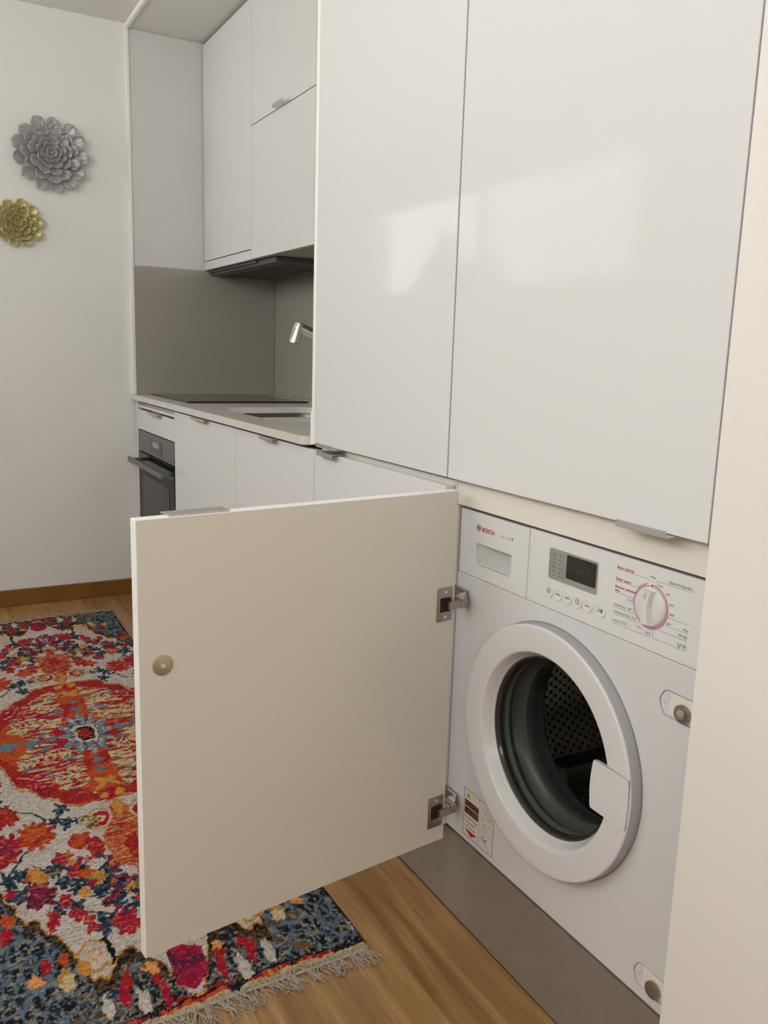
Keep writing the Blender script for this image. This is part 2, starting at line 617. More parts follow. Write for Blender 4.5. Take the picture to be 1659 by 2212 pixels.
# end wall with the flowers; it stops short of the window wall
struct(box('wall_far', -.74, .78, 3.846, 3.97, 0, CEIL, M['wall']))
struct(box('wall_north', WALL_X-.1, .75, YN, YN+.1, 0, CEIL, M['wall']))
struct(box('wall_passage', -.0, .1, 3.97, YN, 0, CEIL, M['wall']))
# plastered wall flush with the cabinet fronts, nearest the camera
struct(box('wall_right', -.002, .12, YS, .6975, 0, CEIL, M['wall_right'], bevel=.0015))
struct(box('wall_niche', NICHE_X, .75, .0, 3.846, 0, CEIL, M['wall']))
struct(box('baseboard_far', -.74, .03, 3.831, 3.8455, .0, .071, M['base_wood'], bevel=.002))
# white lining frame of the niche: up the end wall and along the soffit
bm = bmesh.new()
add_box(bm, -.009, .004, 3.824, 3.8455, .915, 2.428, .0008)
add_box(bm, -.009, .004, 1.92, 3.8235, 2.405, 2.428, .0008)
struct(bm_obj('trim_1', bm, M['edge']))
struct(box('trim_2', .0045, NICHE_X-.001, 1.918, 3.8455, 2.41, 2.4295, M['ceil']))   # niche soffit board

# ================================================================== CABINETS
ZC = .8994          # line between the low and the tall fronts
def l_handle(parent, y0, y1, ze, direction, x_door=0.0, depth=.019, t=.0018, lip=.0078):
    """bent aluminium edge pull: plate over the door edge at height ze, lip pointing up (+1) or down (-1)"""
    bm = bmesh.new()
    s = direction
    za, zb = sorted((ze, ze - s*t))
    add_box(bm, x_door-depth, x_door+.014, y0, y1, za, zb, .0004)
    la, lb = sorted((ze+s*.0001, ze+s*lip))
    add_box(bm, x_door-depth, x_door-depth+t, y0, y1, la, lb, .0004)
    return bm_obj('handle', bm, M['alu'], parent)

def front(name, parent, y0, y1, z0, z1, x=0, m='gloss', t=.019, bevel=.0012):
    return box(name, x, x+t, y0, y1, z0, z1, M[m], parent, bevel=bevel, seg=2)

def carcass(parent, x0, x1, y0, y1, z0, z1, t=.018, m='strip', back=True):
    bm = bmesh.new()
    add_box(bm, x0, x1, y0, y0+t, z0, z1)
    add_box(bm, x0, x1, y1-t, y1, z0, z1)
    add_box(bm, x0, x1, y0+t, y1-t, z0, z0+t)
    add_box(bm, x0, x1, y0+t, y1-t, z1-t, z1)
    if back:
        add_box(bm, x1-.006, x1, y0+t, y1-t, z0+t, z1-t)
    return bm_obj('body', bm, M[m], parent)

# tall cupboards
for (y0, y1, hy0, hy1, lab) in (
        (.700, 1.2955, .751, .842, 'tall white gloss cupboard directly above the washing machine, aluminium pull at lower right'),
        (1.2985, 1.8975, 1.754, 1.848, 'tall white gloss cupboard between the sink niche and the one over the washing machine')):
    t = thing('tall_cupboard', lab, 'cupboard', (0, y0, ZC), 'tall white gloss cupboards')
    carcass(t, .021, .60, y0+.0005, y1-.0005, ZC+.003, 2.405)
    d = front('door', t, y0+.001, y1-.001, ZC, 2.403)
    l_handle(d, hy0, hy1, ZC-.0006, 1)
sp_ = tag(box('side_panel', .0, NICHE_X-.002, 1.899, 1.916, ZC-.0035, 2.4045, M['edge'], bevel=.001),
          'white side panel of the tall cupboards facing the sink', 'panel')

# base cupboards
base_lab = {
    0: ('base cupboard with white door under the tall cupboard left of the open door', 1.2985, 1.8965, 1.758, 1.845),
    1: ('base cupboard with white door under the sink, right of the middle one', 1.8985, 2.4905, 2.134, 2.237),
    2: ('wide white base cupboard between the oven and the sink cupboard', 2.4925, 3.1935, 2.757, 2.915)}
for k, (lab, y0, y1, h0, h1) in base_lab.items():
    t = thing('base_cupboard', lab, 'cupboard', (0, y0, .19), 'white base cupboards')
    carcass(t, .021, .58, y0+.0005, y1-.0005, .1905, .8775 if k else .893)
    d = front('door', t, y0+.0005, y1-.0005, .195, .883)
    l_handle(d, h0, h1, .8852, -1)

# oven housing with drawer above the oven
t = thing('oven_housing', 'white housing unit around the built-in oven with a drawer above', 'cupboard', (0, 3.195, .19))
bm = bmesh.new()
add_box(bm, .021, .58, 3.1955, 3.2055, .1905, .8775)
add_box(bm, .021, .58, 3.7955, 3.8305, .1905, .8775)
add_box(bm, .021, .58, 3.2055, 3.7955, .764, .774)
add_box(bm, .021, .58, 3.2055, 3.7955, .8675, .8775)
add_box(bm, .574, .58, 3.2055, 3.7955, .1905, .764)
bm_obj('body', bm, M['strip'], t)
d = front('drawer_front', t, 3.196, 3.795, .766, .852)
l_handle(d, 3.38, 3.54, .8538, -1)
front('top_rail', t, 3.196, 3.795, .860, .872)
front('filler', t, 3.797, 3.8285, .195, .886)

# washing machine bay: carcass and its opened door
bay = thing('washer_cupboard', 'cupboard around the washing machine with its cream-backed door wide open', 'cupboard', (0, .70, .19))
for a, b in ((.699, .7015), (1.2925, 1.2975)):
    box('side_board', .021, .60, a, b, .19, .893, M['strip'], bay)
box('top_rail', .021, .60, .7025, 1.2915, .8495, .895, M['strip'], bay, bevel=.0008)

HA = Vector((-.007, 1.2425, 0))
dv = Vector((-.9917, -.1283, 0)); nv = Vector((-.1283, .9917, 0))
# leaf frame: local x = along the leaf from the hinge, local y = towards its outer face, z up
LM = Matrix(((dv.x, nv.x, 0, HA.x), (dv.y, nv.y, 0, HA.y), (0, 0, 1, 0), (0, 0, 0, 1)))
def lbox(name, x0, x1, y0, y1, z0, z1, m, parent, bevel=0, seg=1):
    return box(name, x0, x1, y0, y1, z0, z1, m, parent, bevel, seg, LM)
door = lbox('door', 0, .598, .0006, .0195, .1955, .884, M['edge'], bay, .0012, 2)
bm = bmesh.new()
add_box(bm, .0015, .5965, -.0002, .0010, .197, .8825, 0, 1, LM)
f_in = bm_obj('inner_face', bm, M['melamine'], door)
f_in['label'] = 'cream inner face'
bm = bmesh.new()
add_box(bm, .0015, .5965, .0190, .0202, .197, .8825, 0, 1, LM)
bm_obj('outer_face', bm, M['gloss'], door)
bm = bmesh.new()
add_box(bm, .452, .548, .001, .034, .8842, .8860, .0004, 1, LM)
add_box(bm, .452, .548, .0322, .034, .874, .8841, .0004, 1, LM)
h = bm_obj('handle', bm, M['alu'], door)
# round magnet plate on the leaf
bm = bmesh.new()
c = LM @ Vector((.562, -.0003, .665))
add_cyl(bm, c, -nv, .0155, .0025, 32, None, .0006)
h = bm_obj('magnet_disc', bm, M['brass'], door, True); sharp(h)
bm = bmesh.new()
add_cyl(bm, LM @ Vector((.562, -.0026, .665)), -nv, .0035, .0012, 16)
h = bm_obj('screw', bm, M['chrome'], door, True); sharp(h)
# hinges
for zc in (.674, .260):
    bm = bmesh.new()
    # cup flange plate with the dark cup opening
    o = lbox('hinge_plate', .0065, .043, -.0022, -.0004, zc-.032, zc+.032, M['nickel'], door, .0007)
    lbox('hinge_cup', .012, .036, -.0026, -.0023, zc-.014, zc+.013, M['black'], door)
    for dz in (-.0235, .0235):
        cyl('screw', LM @ Vector((.0245, -.0021, zc+dz)), -nv, .0032, .0011, M['chrome'], door, 16)
    # cranked arm: out of the cup, bending towards the carcass side
    bm = bmesh.new()
    add_box(bm, -.002, .025, -.0155, -.0125, zc-.007, zc+.007, .0006, 1, LM)
    add_box(bm, .022, .025, -.0125, -.0028, zc-.006, zc+.006, .0005, 1, LM)
    add_box(bm, -.002, .025, -.0125, -.009, zc+.0055, zc+.007, 0, 1, LM)
    bm_obj('hinge_arm', bm, M['nickel'], door)
    bm = bmesh.new()
    add_box(bm, .000, .013, 1.232, 1.2365, zc-.010, zc+.008, .0008)
    add_box(bm, .013, .021, 1.240, 1.262, zc-.0125, zc+.0105, .0012)
    add_box(bm, .002, .013, 1.2365, 1.262, zc-.010, zc-.006, .0004)
    add_box(bm, .002, .013, 1.2365, 1.262, zc+.004, zc+.008, .0004)
    add_box(bm, .0195, .0265, 1.248, 1.291, zc-.016, zc+.018, .001)
    add_cyl(bm, (.012, 1.252, zc-.001), (-1, 0, 0), .0035, .003, 16)
    add_cyl(bm, (.022, 1.2425, zc-.004), (-1, 0, 0), .003, .006, 16)
    o = bm_obj('hinge_mount', bm, M['nickel'], bay)

plinth = tag(box('plinth', .0405, .056, .699, 3.829, .0005, .1765, M['plinth'], bevel=.0012, seg=2),
             'long taupe plinth board along the floor under the washing machine', 'plinth')

# ================================================================== NICHE: worktop, sink, hob, splashbacks
wt = bmesh.new()
poly = rounded([(-.020, 3.822), (-.020, 1.9245), (.654, 1.9245), (.654, 3.822)], [0, .022, 0, 0], 6)
a = [wt.verts.new((x_, y_, .8925)) for x_, y_ in poly]
b = [wt.verts.new((x_, y_, .9145)) for x_, y_ in poly]
wt.faces.new(a); wt.faces.new(b[::-1])
for i in range(len(poly)):
    j = (i+1) % len(poly)
    wt.faces.new((a[i], b[i], b[j], a[j]))
bmesh.ops.recalc_face_normals(wt, faces=wt.faces)
worktop = bm_obj('worktop', wt, M['counter'])
SINK = rounded([(.085, 2.32), (.47, 2.32), (.47, 2.96), (.085, 2.96)], .09, 8)
cb = bmesh.new()
a = [cb.verts.new((x_, y_, .87)) for x_, y_ in SINK]
b = [cb.verts.new((x_, y_, .93)) for x_, y_ in SINK]
cb.faces.new(a[::-1]); cb.faces.new(b)
for i in range(len(SINK)):
    j = (i+1) % len(SINK)
    cb.faces.new((a[i], a[j], b[j], b[i]))
cut(worktop, cb)
tag(worktop, 'pale grey stone worktop slab running through the niche', 'worktop')
tag(box('upstand', .0, .654, 1.9175, 1.9235, .893, .975, M['edge'], bevel=.001), 'narrow white upstand against the tall side panel at the worktop end', 'upstand')

# undermount steel sink
sk = thing('sink', 'undermounted stainless steel sink in the pale worktop', 'sink', (.28, 2.64, .71))
bm = bmesh.new()
def ring(pts, z, s):
    cxm, cym = .2775, 2.64
    return [bm.verts.new((cxm+(px-cxm)*s, cym+(py-cym)*s, z)) for px, py in pts]
levels = [(.8915, 1.06), (.8915, 1.0), (.889, .995), (.73, .95), (.718, .90), (.715, .3)]
rs = [ring(SINK, z, s) for z, s in levels]
for A, B in zip(rs, rs[1:]):
    for i in range(len(A)):
        j = (i+1) % len(A)
        bm.faces.new((A[i], A[j], B[j], B[i]))
bm.faces.new(rs[-1])
bmesh.ops.solidify(bm, geom=bm.faces[:], thickness=.001)
o = bm_obj('basin', bm, M['steel'], sk, True); sharp(o)
cyl('drain', (.2775, 2.64, .7165), (0, 0, 1), .045, .002, M['chrome'], sk, bevel=.0006)

# tap: body behind the sink, horizontal arm, tilted spout head
tp = thing('tap', 'chrome kitchen tap with angular spout peeking out beside the tall cupboard', 'tap', (.57, 2.70, .9145))
bm = bmesh.new()
add_cyl(bm, (.57, 2.745, .915), (0, 0, 1), .026, .03, 32, None, .002)
add_cyl(bm, (.57, 2.745, .945), (0, 0, 1), .022, .19, 32, None, .002)
o = bm_obj('body', bm, M['chrome'], tp, True); sharp(o)
bm = bmesh.new()
elbow = Vector((.352, 2.826, 1.205)); tail = Vector((.566, 2.745, 1.105))
add_tube(bm, [tail, elbow], .0195, 24)
o = bm_obj('arm', bm, M['chrome'], tp, True); sharp(o)
bm = bmesh.new()
tip = elbow + Vector((-.016, .004, -.052))
d_ = (tip-elbow).normalized()
add_tube(bm, [elbow-d_*.014, elbow+d_*.002, tip], [.019, .0212, .0212], 28)
o = bm_obj('spout', bm, M['chrome'], tp, True); sharp(o)
bm = bmesh.new()
add_tube(bm, [tip+d_*.0001, tip+d_*.004], .017, 24)
o = bm_obj('aerator', bm, M['steel'], tp, True); sharp(o)
bm = bmesh.new()
add_tube(bm, [(.57, 2.724, 1.0), (.57, 2.664, 1.02)], .006, 12)
o = bm_obj('lever', bm, M['chrome'], tp, True); sharp(o)

hob = thing('hob', 'black glass hob lying on the worktop over the oven', 'hob', (.3, 3.49, .9145))
box('glass_top', .055, .56, 3.205, 3.775, .9150, .9205, M['blackglass'], hob, .0012, 2)
for cx_, cy_, r_ in ((.18, 3.34, .07), (.18, 3.62, .09), (.42, 3.34, .09), (.42, 3.62, .07)):
    bm = bmesh.new()
    for q in range(48):
        a0, a1 = 2*math.pi*q/48, 2*math.pi*(q+1)/48
        bm.faces.new([bm.verts.new((cx_+rr*math.cos(aa), cy_+rr*math.sin(aa), .92065)) for rr, aa in ((r_, a0), (r_, a1), (r_-.0015, a1), (r_-.0015, a0))])
    bm_obj('zone_marking', bm, M['print_dark'], hob)

s1 = tag(box('splashback', .0045, NICHE_X-.006, 3.8245, 3.8305, .9150, 1.4665, M['splash'], bevel=.0006),
         'taupe glass splashback on the end wall beside the hob', 'splashback', 'taupe splashback panels')
s2 = tag(box('splashback', NICHE_X-.005, NICHE_X-.0005, 1.9245, 3.824, .9150, 1.4665, M['splash'], bevel=.0006),
         'taupe splashback along the back of the niche behind the tap', 'splashback', 'taupe splashback panels')
tag(box('side_panel', .0045, NICHE_X-.0005, 3.8305, 3.8455, .8935, 2.4095, M['gloss'], bevel=.0006),
    'white panel on the end wall above the splashback left of the wall cupboards', 'panel')

# wall cupboards, fronts at x = WX
WX = .316
WT = 2.398
def wall_unit(lab, y0, y1, z0):
    t = thing('wall_cupboard', lab, 'cupboard', (WX, y0, z0), 'white wall cupboards in the niche')
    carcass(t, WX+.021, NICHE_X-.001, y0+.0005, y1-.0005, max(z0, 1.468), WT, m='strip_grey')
    return t
t = wall_unit('narrow tall wall cupboard at the left end above the extractor hood', 3.2235, 3.8235, 1.505)
front('door', t, 3.2235, 3.8225, 1.506, WT, WX)
t = wall_unit('wall cupboard with two stacked flap fronts and a small aluminium pull', 2.628, 3.2215, 1.468)
d = front('upper_flap', t, 2.629, 3.2205, 1.9545, WT, WX)
l_handle(d, 2.845, 2.945, 1.9540, 1, WX, .024, .0018, .010)
front('lower_flap', t, 2.629, 3.2205, 1.468, 1.9515, WX)
t = wall_unit('wall cupboard hidden mostly by the tall side panel', 1.9185, 2.6265, 1.468)
d = front('upper_flap', t, 1.919, 2.626, 1.9545, WT, WX)
front('lower_flap', t, 1.919, 2.626, 1.468, 1.9515, WX)

hood = thing('extractor_hood', 'slim built-in extractor hood under the wall cupboards with white front strip', 'extractor hood', (.33, 3.03, 1.44))
front('front_strip', hood, 3.2235, 3.8225, 1.4665, 1.5025, WX)
box('housing', .345, .625, 3.035, 3.822, 1.446, 1.4668, M['steel_dark'], hood, .0015)
box('slider_edge', .3355, .3445, 3.222, 3.822, 1.456, 1.4660, M['steel_dark'], hood, .0008)
for a0, a1 in ((3.06, 3.42), (3.44, 3.80)):
    fo = box('grease_filter', .375, .595, a0, a1, 1.4435, 1.4456, M['oven_steel'], hood, .0008)
    bm = bmesh.new()
    n_ = 22
    for q in range(n_):
        yy = a0+.012+(a1-a0-.024)*q/(n_-1)
        add_box(bm, .385, .585, yy-.003, yy+.003, 1.4422, 1.4434)
    o = bm_obj('filter_ribs', bm, M['steel_dark'], fo)
    o['kind'] = 'stuff'

# ================================================================== OVEN
ov = thing('oven', 'built-in oven with steel control strip and black glass door', 'oven', (0, 3.21, .2))
box('cavity_body', .0225, .55, 3.207, 3.794, .197, .7625, M['ovenblack'], ov)
panel = box('control_strip', -.001, .0215, 3.2, 3.793, .672, .7625, M['oven_steel'], ov, .0012, 2)
bm = bmesh.new(); add_box(bm, -.0022, -.0011, 3.385, 3.60, .686, .742, .0004)
dsp = bm_obj('display', bm, M['display'], panel)
box('lit_window', -.0030, -.0023, 3.43, 3.53, .712, .735, M['grey_display'], panel)
for yy in (3.33, 3.67):
    for zz in (.70, .725):
        bm = bmesh.new()
        add_disc(bm, yy, zz, .006, -.00115, 16, .0045)
        bm_obj('touch_symbol', bm, M['print_dark'], panel)
od = box('door', -.001, .0215, 3.2, 3.793, .199, .668, M['ovenblack'], ov, .0015, 2)
box('window', -.0022, -.0011, 3.275, 3.715, .27, .575, M['ovenglass'], od, .0004)
bm = bmesh.new()
add_box(bm, -.052, -.040, 3.215, 3.785, .622, .644, .002, 2)
for yy in (3.25, 3.75):
    add_box(bm, -.0405, -.0012, yy-.008, yy+.008, .626, .640, .001)
bm_obj('handle', bm, M['oven_steel'], od)
box('handle_recess', -.0020, -.0011, 3.203, 3.79, .612, .664, M['blackglass'], od)

# ================================================================== WASHING MACHINE
XF = .030
wm = thing('washing_machine', 'white built-in front-loading washer dryer with round porthole door behind the opened cupboard door', 'washing machine', (.3, 1.0, .19))
CY, CZ, RB = 1.003, .485, .209
Y0, Y1, ZB, ZM, ZT = .7035, 1.2905, .1935, .7195, .8432
# front panel with round hole
fp = box('front_panel', XF, XF+.012, Y0, Y1, ZB, ZM, M['appliance'], wm, .0015, 2)
cb = bmesh.new()
add_cyl(cb, (XF-.02, CY, CZ), (1, 0, 0), .168, .06, 96)
cut(fp, cb)
# latch recesses at the right edge
def latch_poly(zc, g=0):
    return rounded([(.7105-g, zc+.0175+g), (.7695+g*.4, zc+.0175+g), (.7795+g, zc+.001), (.7695+g*.4, zc-.0185-g), (.7105-g, zc-.0185-g)], [.003, .007, .009, .007, .003], 5)
for zc in (.658, .2305):
    cb = bmesh.new()
    add_prism_x(cb, latch_poly(zc, .0015), XF-.01, XF+.0035)
    cut(fp, cb)
    lp = bmesh.new()
    add_prism_x(lp, latch_poly(zc, -.0006), XF+.0008, XF+.0033)
    lo_ = bm_obj('latch_surround', lp, M['appl_ring'], wm)
    box('latch_plate', XF-.0008, XF+.0007, .712, .7615, zc-.0145, zc+.0145, M['strip'], lo_, .0005)
    bm = bmesh.new(); add_line(bm, [(.7617, zc+.0145), (.7612, zc-.0135)], .0008, XF-.0001)
    bm_obj('latch_slot', bm, M['black'], lo_)
    o = cyl('magnet', (XF-.0009, .7345 if zc > .5 else .7375, zc-.004), (-1, 0, 0), .0128, .006, M['magnet'], lo_, 40, .0012)
    if zc > .5:
        cyl('magnet_core', (XF-.007, .7345, zc-.004), (-1, 0, 0), .0065, .0012, M['alu'], lo_, 32, .0004)
    bm = bmesh.new(); add_disc(bm, .769, zc, .0022, XF+.0005, 18, .0015)
    bm_obj('screw_mark', bm, M['groove'], lo_)
    bmesh
body = box('housing', XF+.43, .585, Y0+.001, Y1-.001, ZB+.001, ZT-.001, M['appliance'], wm)
bm = bmesh.new()
add_box(bm, XF+.0125, XF+.43, Y0+.001, Y0+.008, ZB+.001, ZT-.002)
add_box(bm, XF+.0125, XF+.43, Y1-.008, Y1-.001, ZB+.001, ZT-.002)
add_box(bm, XF+.0125, XF+.43, Y0+.008, Y1-.008, ZT-.008, ZT-.002)
add_box(bm, XF+.0125, XF+.43, Y0+.008, Y1-.008, ZB+.001, ZB+.006)
bm_obj('side_walls', bm, M['appliance'], wm)
# control panel (right) and detergent drawer (left)
XP = XF-.0012
cp = box('control_panel', XP, XF+.012, Y0, 1.0815, ZM+.0012, ZT, M['appl_panel'], wm, .001, 2)
dw = box('detergent_drawer', XP, XF+.012, 1.0830, Y1-.005, ZM+.0012, ZT-.0008, M['appl_panel'], wm, .001, 2)
cb = bmesh.new()
ipoly = rounded([(1.2322, .7860), (1.1280, .7860), (1.1275, .7460), (1.2310, .7460)], [.001, .001, .009, .014], 6)
add_prism_x(cb, ipoly, XP-.01, XP+.0125)
cut(dw, cb)
# recessed grip: sloping back wall of the drawer pocket
bm = bmesh.new()
g0 = [(XP+.0118, 1.2316, .7855), (XP+.0118, 1.1283, .7855), (XP+.0004, 1.1283, .7470), (XP+.0004, 1.2300, .7470)]
N1, N2 = 14, 10
grid = []
for i in range(N1+1):
    row = []
    for j in range(N2+1):
        u_, v_ = i/N1, j/N2
        yy = 1.2312+(1.1286-1.2312)*u_
        zz = .7855+(.7468-.7855)*v_
        dep = .0112*min(1, (1-v_)*1.5)**.6*min(1, (math.sin(math.pi*min(.5, max(.02, u_*.9+.02))))*1.15)
        row.append(bm.verts.new((XP+.0006+dep, yy, zz)))
    grid.append(row)
for i in range(N1):
    for j in range(N2):
        bm.faces.new((grid[i][j], grid[i+1][j], grid[i+1][j+1], grid[i][j+1]))
bm_obj('grip_recess', bm, M['appl_recess'], dw, True)

XT = XP-.0003      # print plane
bm = bmesh.new()
add_text(bm, 'BOSCH', 1.2170, .8103, .0368, .0074, XT, .03)
bm_obj('maker_lettering', bm, M['print_red'], dw)
bm = bmesh.new()
lc = (1.2277, .8146)
add_disc(bm, *lc, .0063, XT, 36, .0053)
for sgn in (1, -1):
    add_line(bm, [(lc[0]+sgn*.0023, lc[1]+.0046), (lc[0]+sgn*.0023, lc[1]-.0046)], .0013, XT)
    add_line(bm, [(lc[0]+sgn*.0042, lc[1]+.0030), (lc[0]+sgn*.0042, lc[1]-.0030)], .0009, XT)
add_line(bm, [(lc[0]+.0023, lc[1]), (lc[0]-.0023, lc[1])], .0012, XT)
bm_obj('maker_emblem', bm, M['print_dark'], dw)
bm = bmesh.new()
add_text(bm, 'S e r i e', 1.1602, .8113, .0222, .0046, XT)
add_line(bm, [(1.1342, .8110), (1.1342, .8178)], .0004, XT)
add_text(bm, '4', 1.1309, .8118, .0042, .0050, XT, .04)
bm_obj('series_lettering', bm, M['print_dark'], dw)

# display
pl = bmesh.new()
add_prism_x(pl, rounded([(1.0283, .8224), (.9162, .8224), (.9162, .7717), (1.0283, .7717)], .003, 4), XP-.0008, XP-.0001)
dsp = bm_obj('display_surround', pl, M['grey_display'], cp)
pl = bmesh.new()
add_prism_x(pl, rounded([(.9857, .8191), (.9192, .8191), (.9192, .7812), (.9857, .7812)], .001, 3), XP-.0013, XP-.0009)
bm_obj('display_window', pl, M['display'], dsp)
bm = bmesh.new()
xs_ = XP-.0010
for q, s in enumerate(('1200', '1100', '900', '800', '600')):
    zz = .8127-.0067*q
    add_disc(bm, 1.0247, zz, .0012, xs_, 12)
    add_text(bm, s, 1.0205, zz-.0016, .0095, .0030, xs_)
add_disc(bm, 1.0247, .7792, .0012, xs_, 12)
add_line(bm, [(1.0185, .7812), (1.0185, .7780), (1.0125, .7780), (1.0125, .7812)], .0005, xs_)
for q in range(6):
    zz = .8127-.0067*q
    add_disc(bm, 1.0022, zz, .0013, xs_, 12)
sy = 1 
def glyph(y, z, pts): add_line(bm, [(y+a*.001, z+b*.001) for a, b in pts], .0005, xs_)
glyph(.9970, .8127, [(1.5, 0), (-1.5, 0)]); glyph(.9970, .8127, [(0, 1), (0, -1)])
glyph(.9965, .8060, [(2, 1.5), (1.3, -1.5), (-1.3, -1.5), (-2, 1.5)])
glyph(.9965, .7993, [(2, 1.5), (1.3, -1.5), (-1.3, -1.5), (-2, 1.5)]); glyph(.9965, .8005, [(1, 0), (-1, 0)])
add_disc(bm, .9965, .7926, .0020, xs_, 16, .0014)
glyph(.9965, .7859, [(2, -1.5), (0, 1.5), (-2, -1.5)])
add_disc(bm, .9965, .7792, .0018, xs_, 16, .0012)
add_line(bm, [(.9892, .8195), (.9898, .7760)], .0004, xs_)
bm_obj('spin_speed_print', bm, M['print_dark'], dsp)
bm = bmesh.new()
xd = XP-.0015
def seg8(y, z, w, h):
    for p in ([(0, 0), (w, 0)], [(0, h/2), (w, h/2)], [(0, h), (w, h)], [(0, .0004), (0, h/2-.0004)], [(0, h/2+.0004), (0, h-.0004)], [(w, .0004), (w, h/2-.0004)], [(w, h/2+.0004), (w, h-.0004)]):
        add_line(bm, [(y-a, z+b) for a, b in p], .0006, xd)
for q in range(4):
    seg8(.9712-.0105*q, .7958, .006, .0095)
add_disc(bm, .9475, .8120, .0012, xd, 12)
glyph_pts = [(.9745, .7885), (.9730, .7855), (.9705, .7885), (.9690, .7855)]
add_line(bm, glyph_pts, .0006, xd)
bm_obj('display_segments', bm, M['digit'], dsp)

# six round buttons
for q, (yy, txt, mk) in enumerate(((1.0230, 'spin', 'd'), (1.0010, 'menu', 'd'), (.9780, 'selec.', 'd'), (.9552, 'clock', 'd'), (.9322, 'Secar', 'r'), (.9035, 'play', 'd'))):
    bm = bmesh.new()
    add_lathe_x(bm, [(.0, XP-.0014), (.0075, XP-.0014), (.0086, XP-.0017), (.0097, XP-.0018), (.0104, XP-.0010), (.0106, XP-.0001)], yy, .7506, 36)
    bmesh.ops.remove_doubles(bm, verts=bm.verts, dist=1e-6)
    bmesh.ops.recalc_face_normals(bm, faces=bm.faces)
    bo = bm_obj('button', bm, M['appl_panel'], cp, True); sharp(bo, 30)
    bm = bmesh.new()
    xb_ = XP-.0019
    zb_ = .7506
    if txt == 'spin':
        add_disc(bm, yy+.001, zb_, .0042, xb_, 24, .0034); add_disc(bm, yy+.001, zb_, .0014, xb_, 12)
    elif txt == 'clock':
        add_disc(bm, yy, zb_, .0042, xb_, 24, .0034); add_line(bm, [(yy, zb_+.0022), (yy, zb_), (yy-.0016, zb_-.0006)], .0006, xb_)
    elif txt == 'play':
        add_line(bm, [(yy+.0045, zb_+.0025), (yy+.0022, zb_), (yy+.0045, zb_-.0025), (yy+.0045, zb_+.0025)], .0006, xb_)
        for dy in (-.0002, -.0018, -.0034):
            add_line(bm, [(yy+dy, zb_+.0025), (yy+dy, zb_-.0025)], .0009, xb_)
    else:
        add_text(bm, txt, yy+.0056, zb_-.0014, .0106, .0029, xb_, .02)
    bm_obj('button_print', bm, M['print_red' if mk == 'r' else 'print_dark'], bo)

# programme dial prints
bm = bmesh.new()
add_text(bm, 'Secar normal', .8783, .8236, .0330, .0042, XT, .02)
add_text(bm, 'Secar suave', .8787, .8062, .0300, .0040, XT, .02)
add_text(bm, 'Retirar pelusas/', .8787, .7946, .0405, .0037, XT, .02)
add_text(bm, 'fios', .8787, .7890, .0092, .0036, XT, .02)
bm_obj('red_programme_print', bm, M['print_red'], cp)
bm = bmesh.new()
lw = .00042
for s, yl, zb, w, cap in (
        ('Stop', .8149, .8253, .0112, .0033), ('Algodón/Algodão', .7808, .8253, .0408, .0034),
        ('frio', .7980, .8160, .0083, .0033), ('40°', .7842, .8072, .0082, .0035), ('60°', .7761, .7944, .0083, .0035),
        ('90°', .7740, .7810, .0083, .0035), ('30°', .7778, .7670, .0084, .0035), ('Mix', .7486, .7672, .0078, .0036),
        ('frio', .8521, .7808, .0077, .0032), ('Sintéticos', .8784, .7676, .0235, .0033), ('40°', .8501, .7676, .0080, .0034),
        ('Delicado/Seda', .8782, .7568, .0330, .0033), ('frio', .8415, .7572, .0082, .0033),
        ('Lana/Lã', .8782, .7435, .0185, .0033), ('frio', .8304, .7468, .0082, .0033), ('30°', .8140, .7430, .0083, .0035)):
    add_text(bm, s, yl, zb, w, cap, XT)
for pts in (
        [(.8780, .8223), (.8191, .8223), (.8174, .8213), (.8172, .8154)],
        [(.8785, .8045), (.8356, .8045), (.8325, .8078), (.8290, .8108), (.8240, .8138), (.8172, .8154)],
        [(.8782, .7872), (.8431, .7872), (.8428, .7808)], [(.8784, .7651), (.8388, .7651)], [(.8388, .7651), (.8390, .7672)],
        [(.8777, .7544), (.8290, .7550)], [(.8779, .7405), (.8064, .7405), (.8056, .7413), (.8056, .7480)],
        [(.8094, .8219), (.8093, .8178)], [(.7402, .8227), (.8005, .8227), (.8018, .8217), (.8015, .8146)],
        [(.7758, .7803), (.7758, .7775), (.7407, .7775)], [(.7792, .7653), (.7408, .7653)], [(.7896, .7549), (.7411, .7549)],
        [(.8009, .7500), (.8001, .7416), (.7993, .7409), (.7404, .7409)]):
    add_line(bm, pts, lw, XT)
# small care symbols
def basin_symbol(y, z):
    add_line(bm, [(y+.0028, z+.0026), (y+.0020, z-.0018), (y-.0020, z-.0018), (y-.0028, z+.0026)], .0006, XT)
    add_line(bm, [(y+.0024, z+.0008), (y-.0024, z+.0008)], .0005, XT)
basin_symbol(.8548, .7456)
for z_, kind in ((.7590, 0), (.7459, 1)):
    y_ = .7530
    if kind == 0:
        for q in range(4):
            add_line(bm, [(y_+.0022-.0016*q, z_+.0016), (y_+.0022-.0016*q, z_-.0014)], .0005, XT)
        add_line(bm, [(y_+.0026, z_+.0016), (y_-.0030, z_+.0016)], .0005, XT)
    else:
        basin_symbol(y_, z_); add_line(bm, [(y_, z_-.0018), (y_, z_-.0036)], .0008, XT)
    add_line(bm, [(.7492, z_), (.7478, z_)], .0005, XT); add_line(bm, [(.7485, z_+.0007), (.7485, z_-.0007)], .0005, XT)
    add_disc(bm, .7440, z_, .0031, XT, 24, .0026); add_disc(bm, .7440, z_, .0012, XT, 12)
bm_obj('programme_print', bm, M['print_dark'], cp)
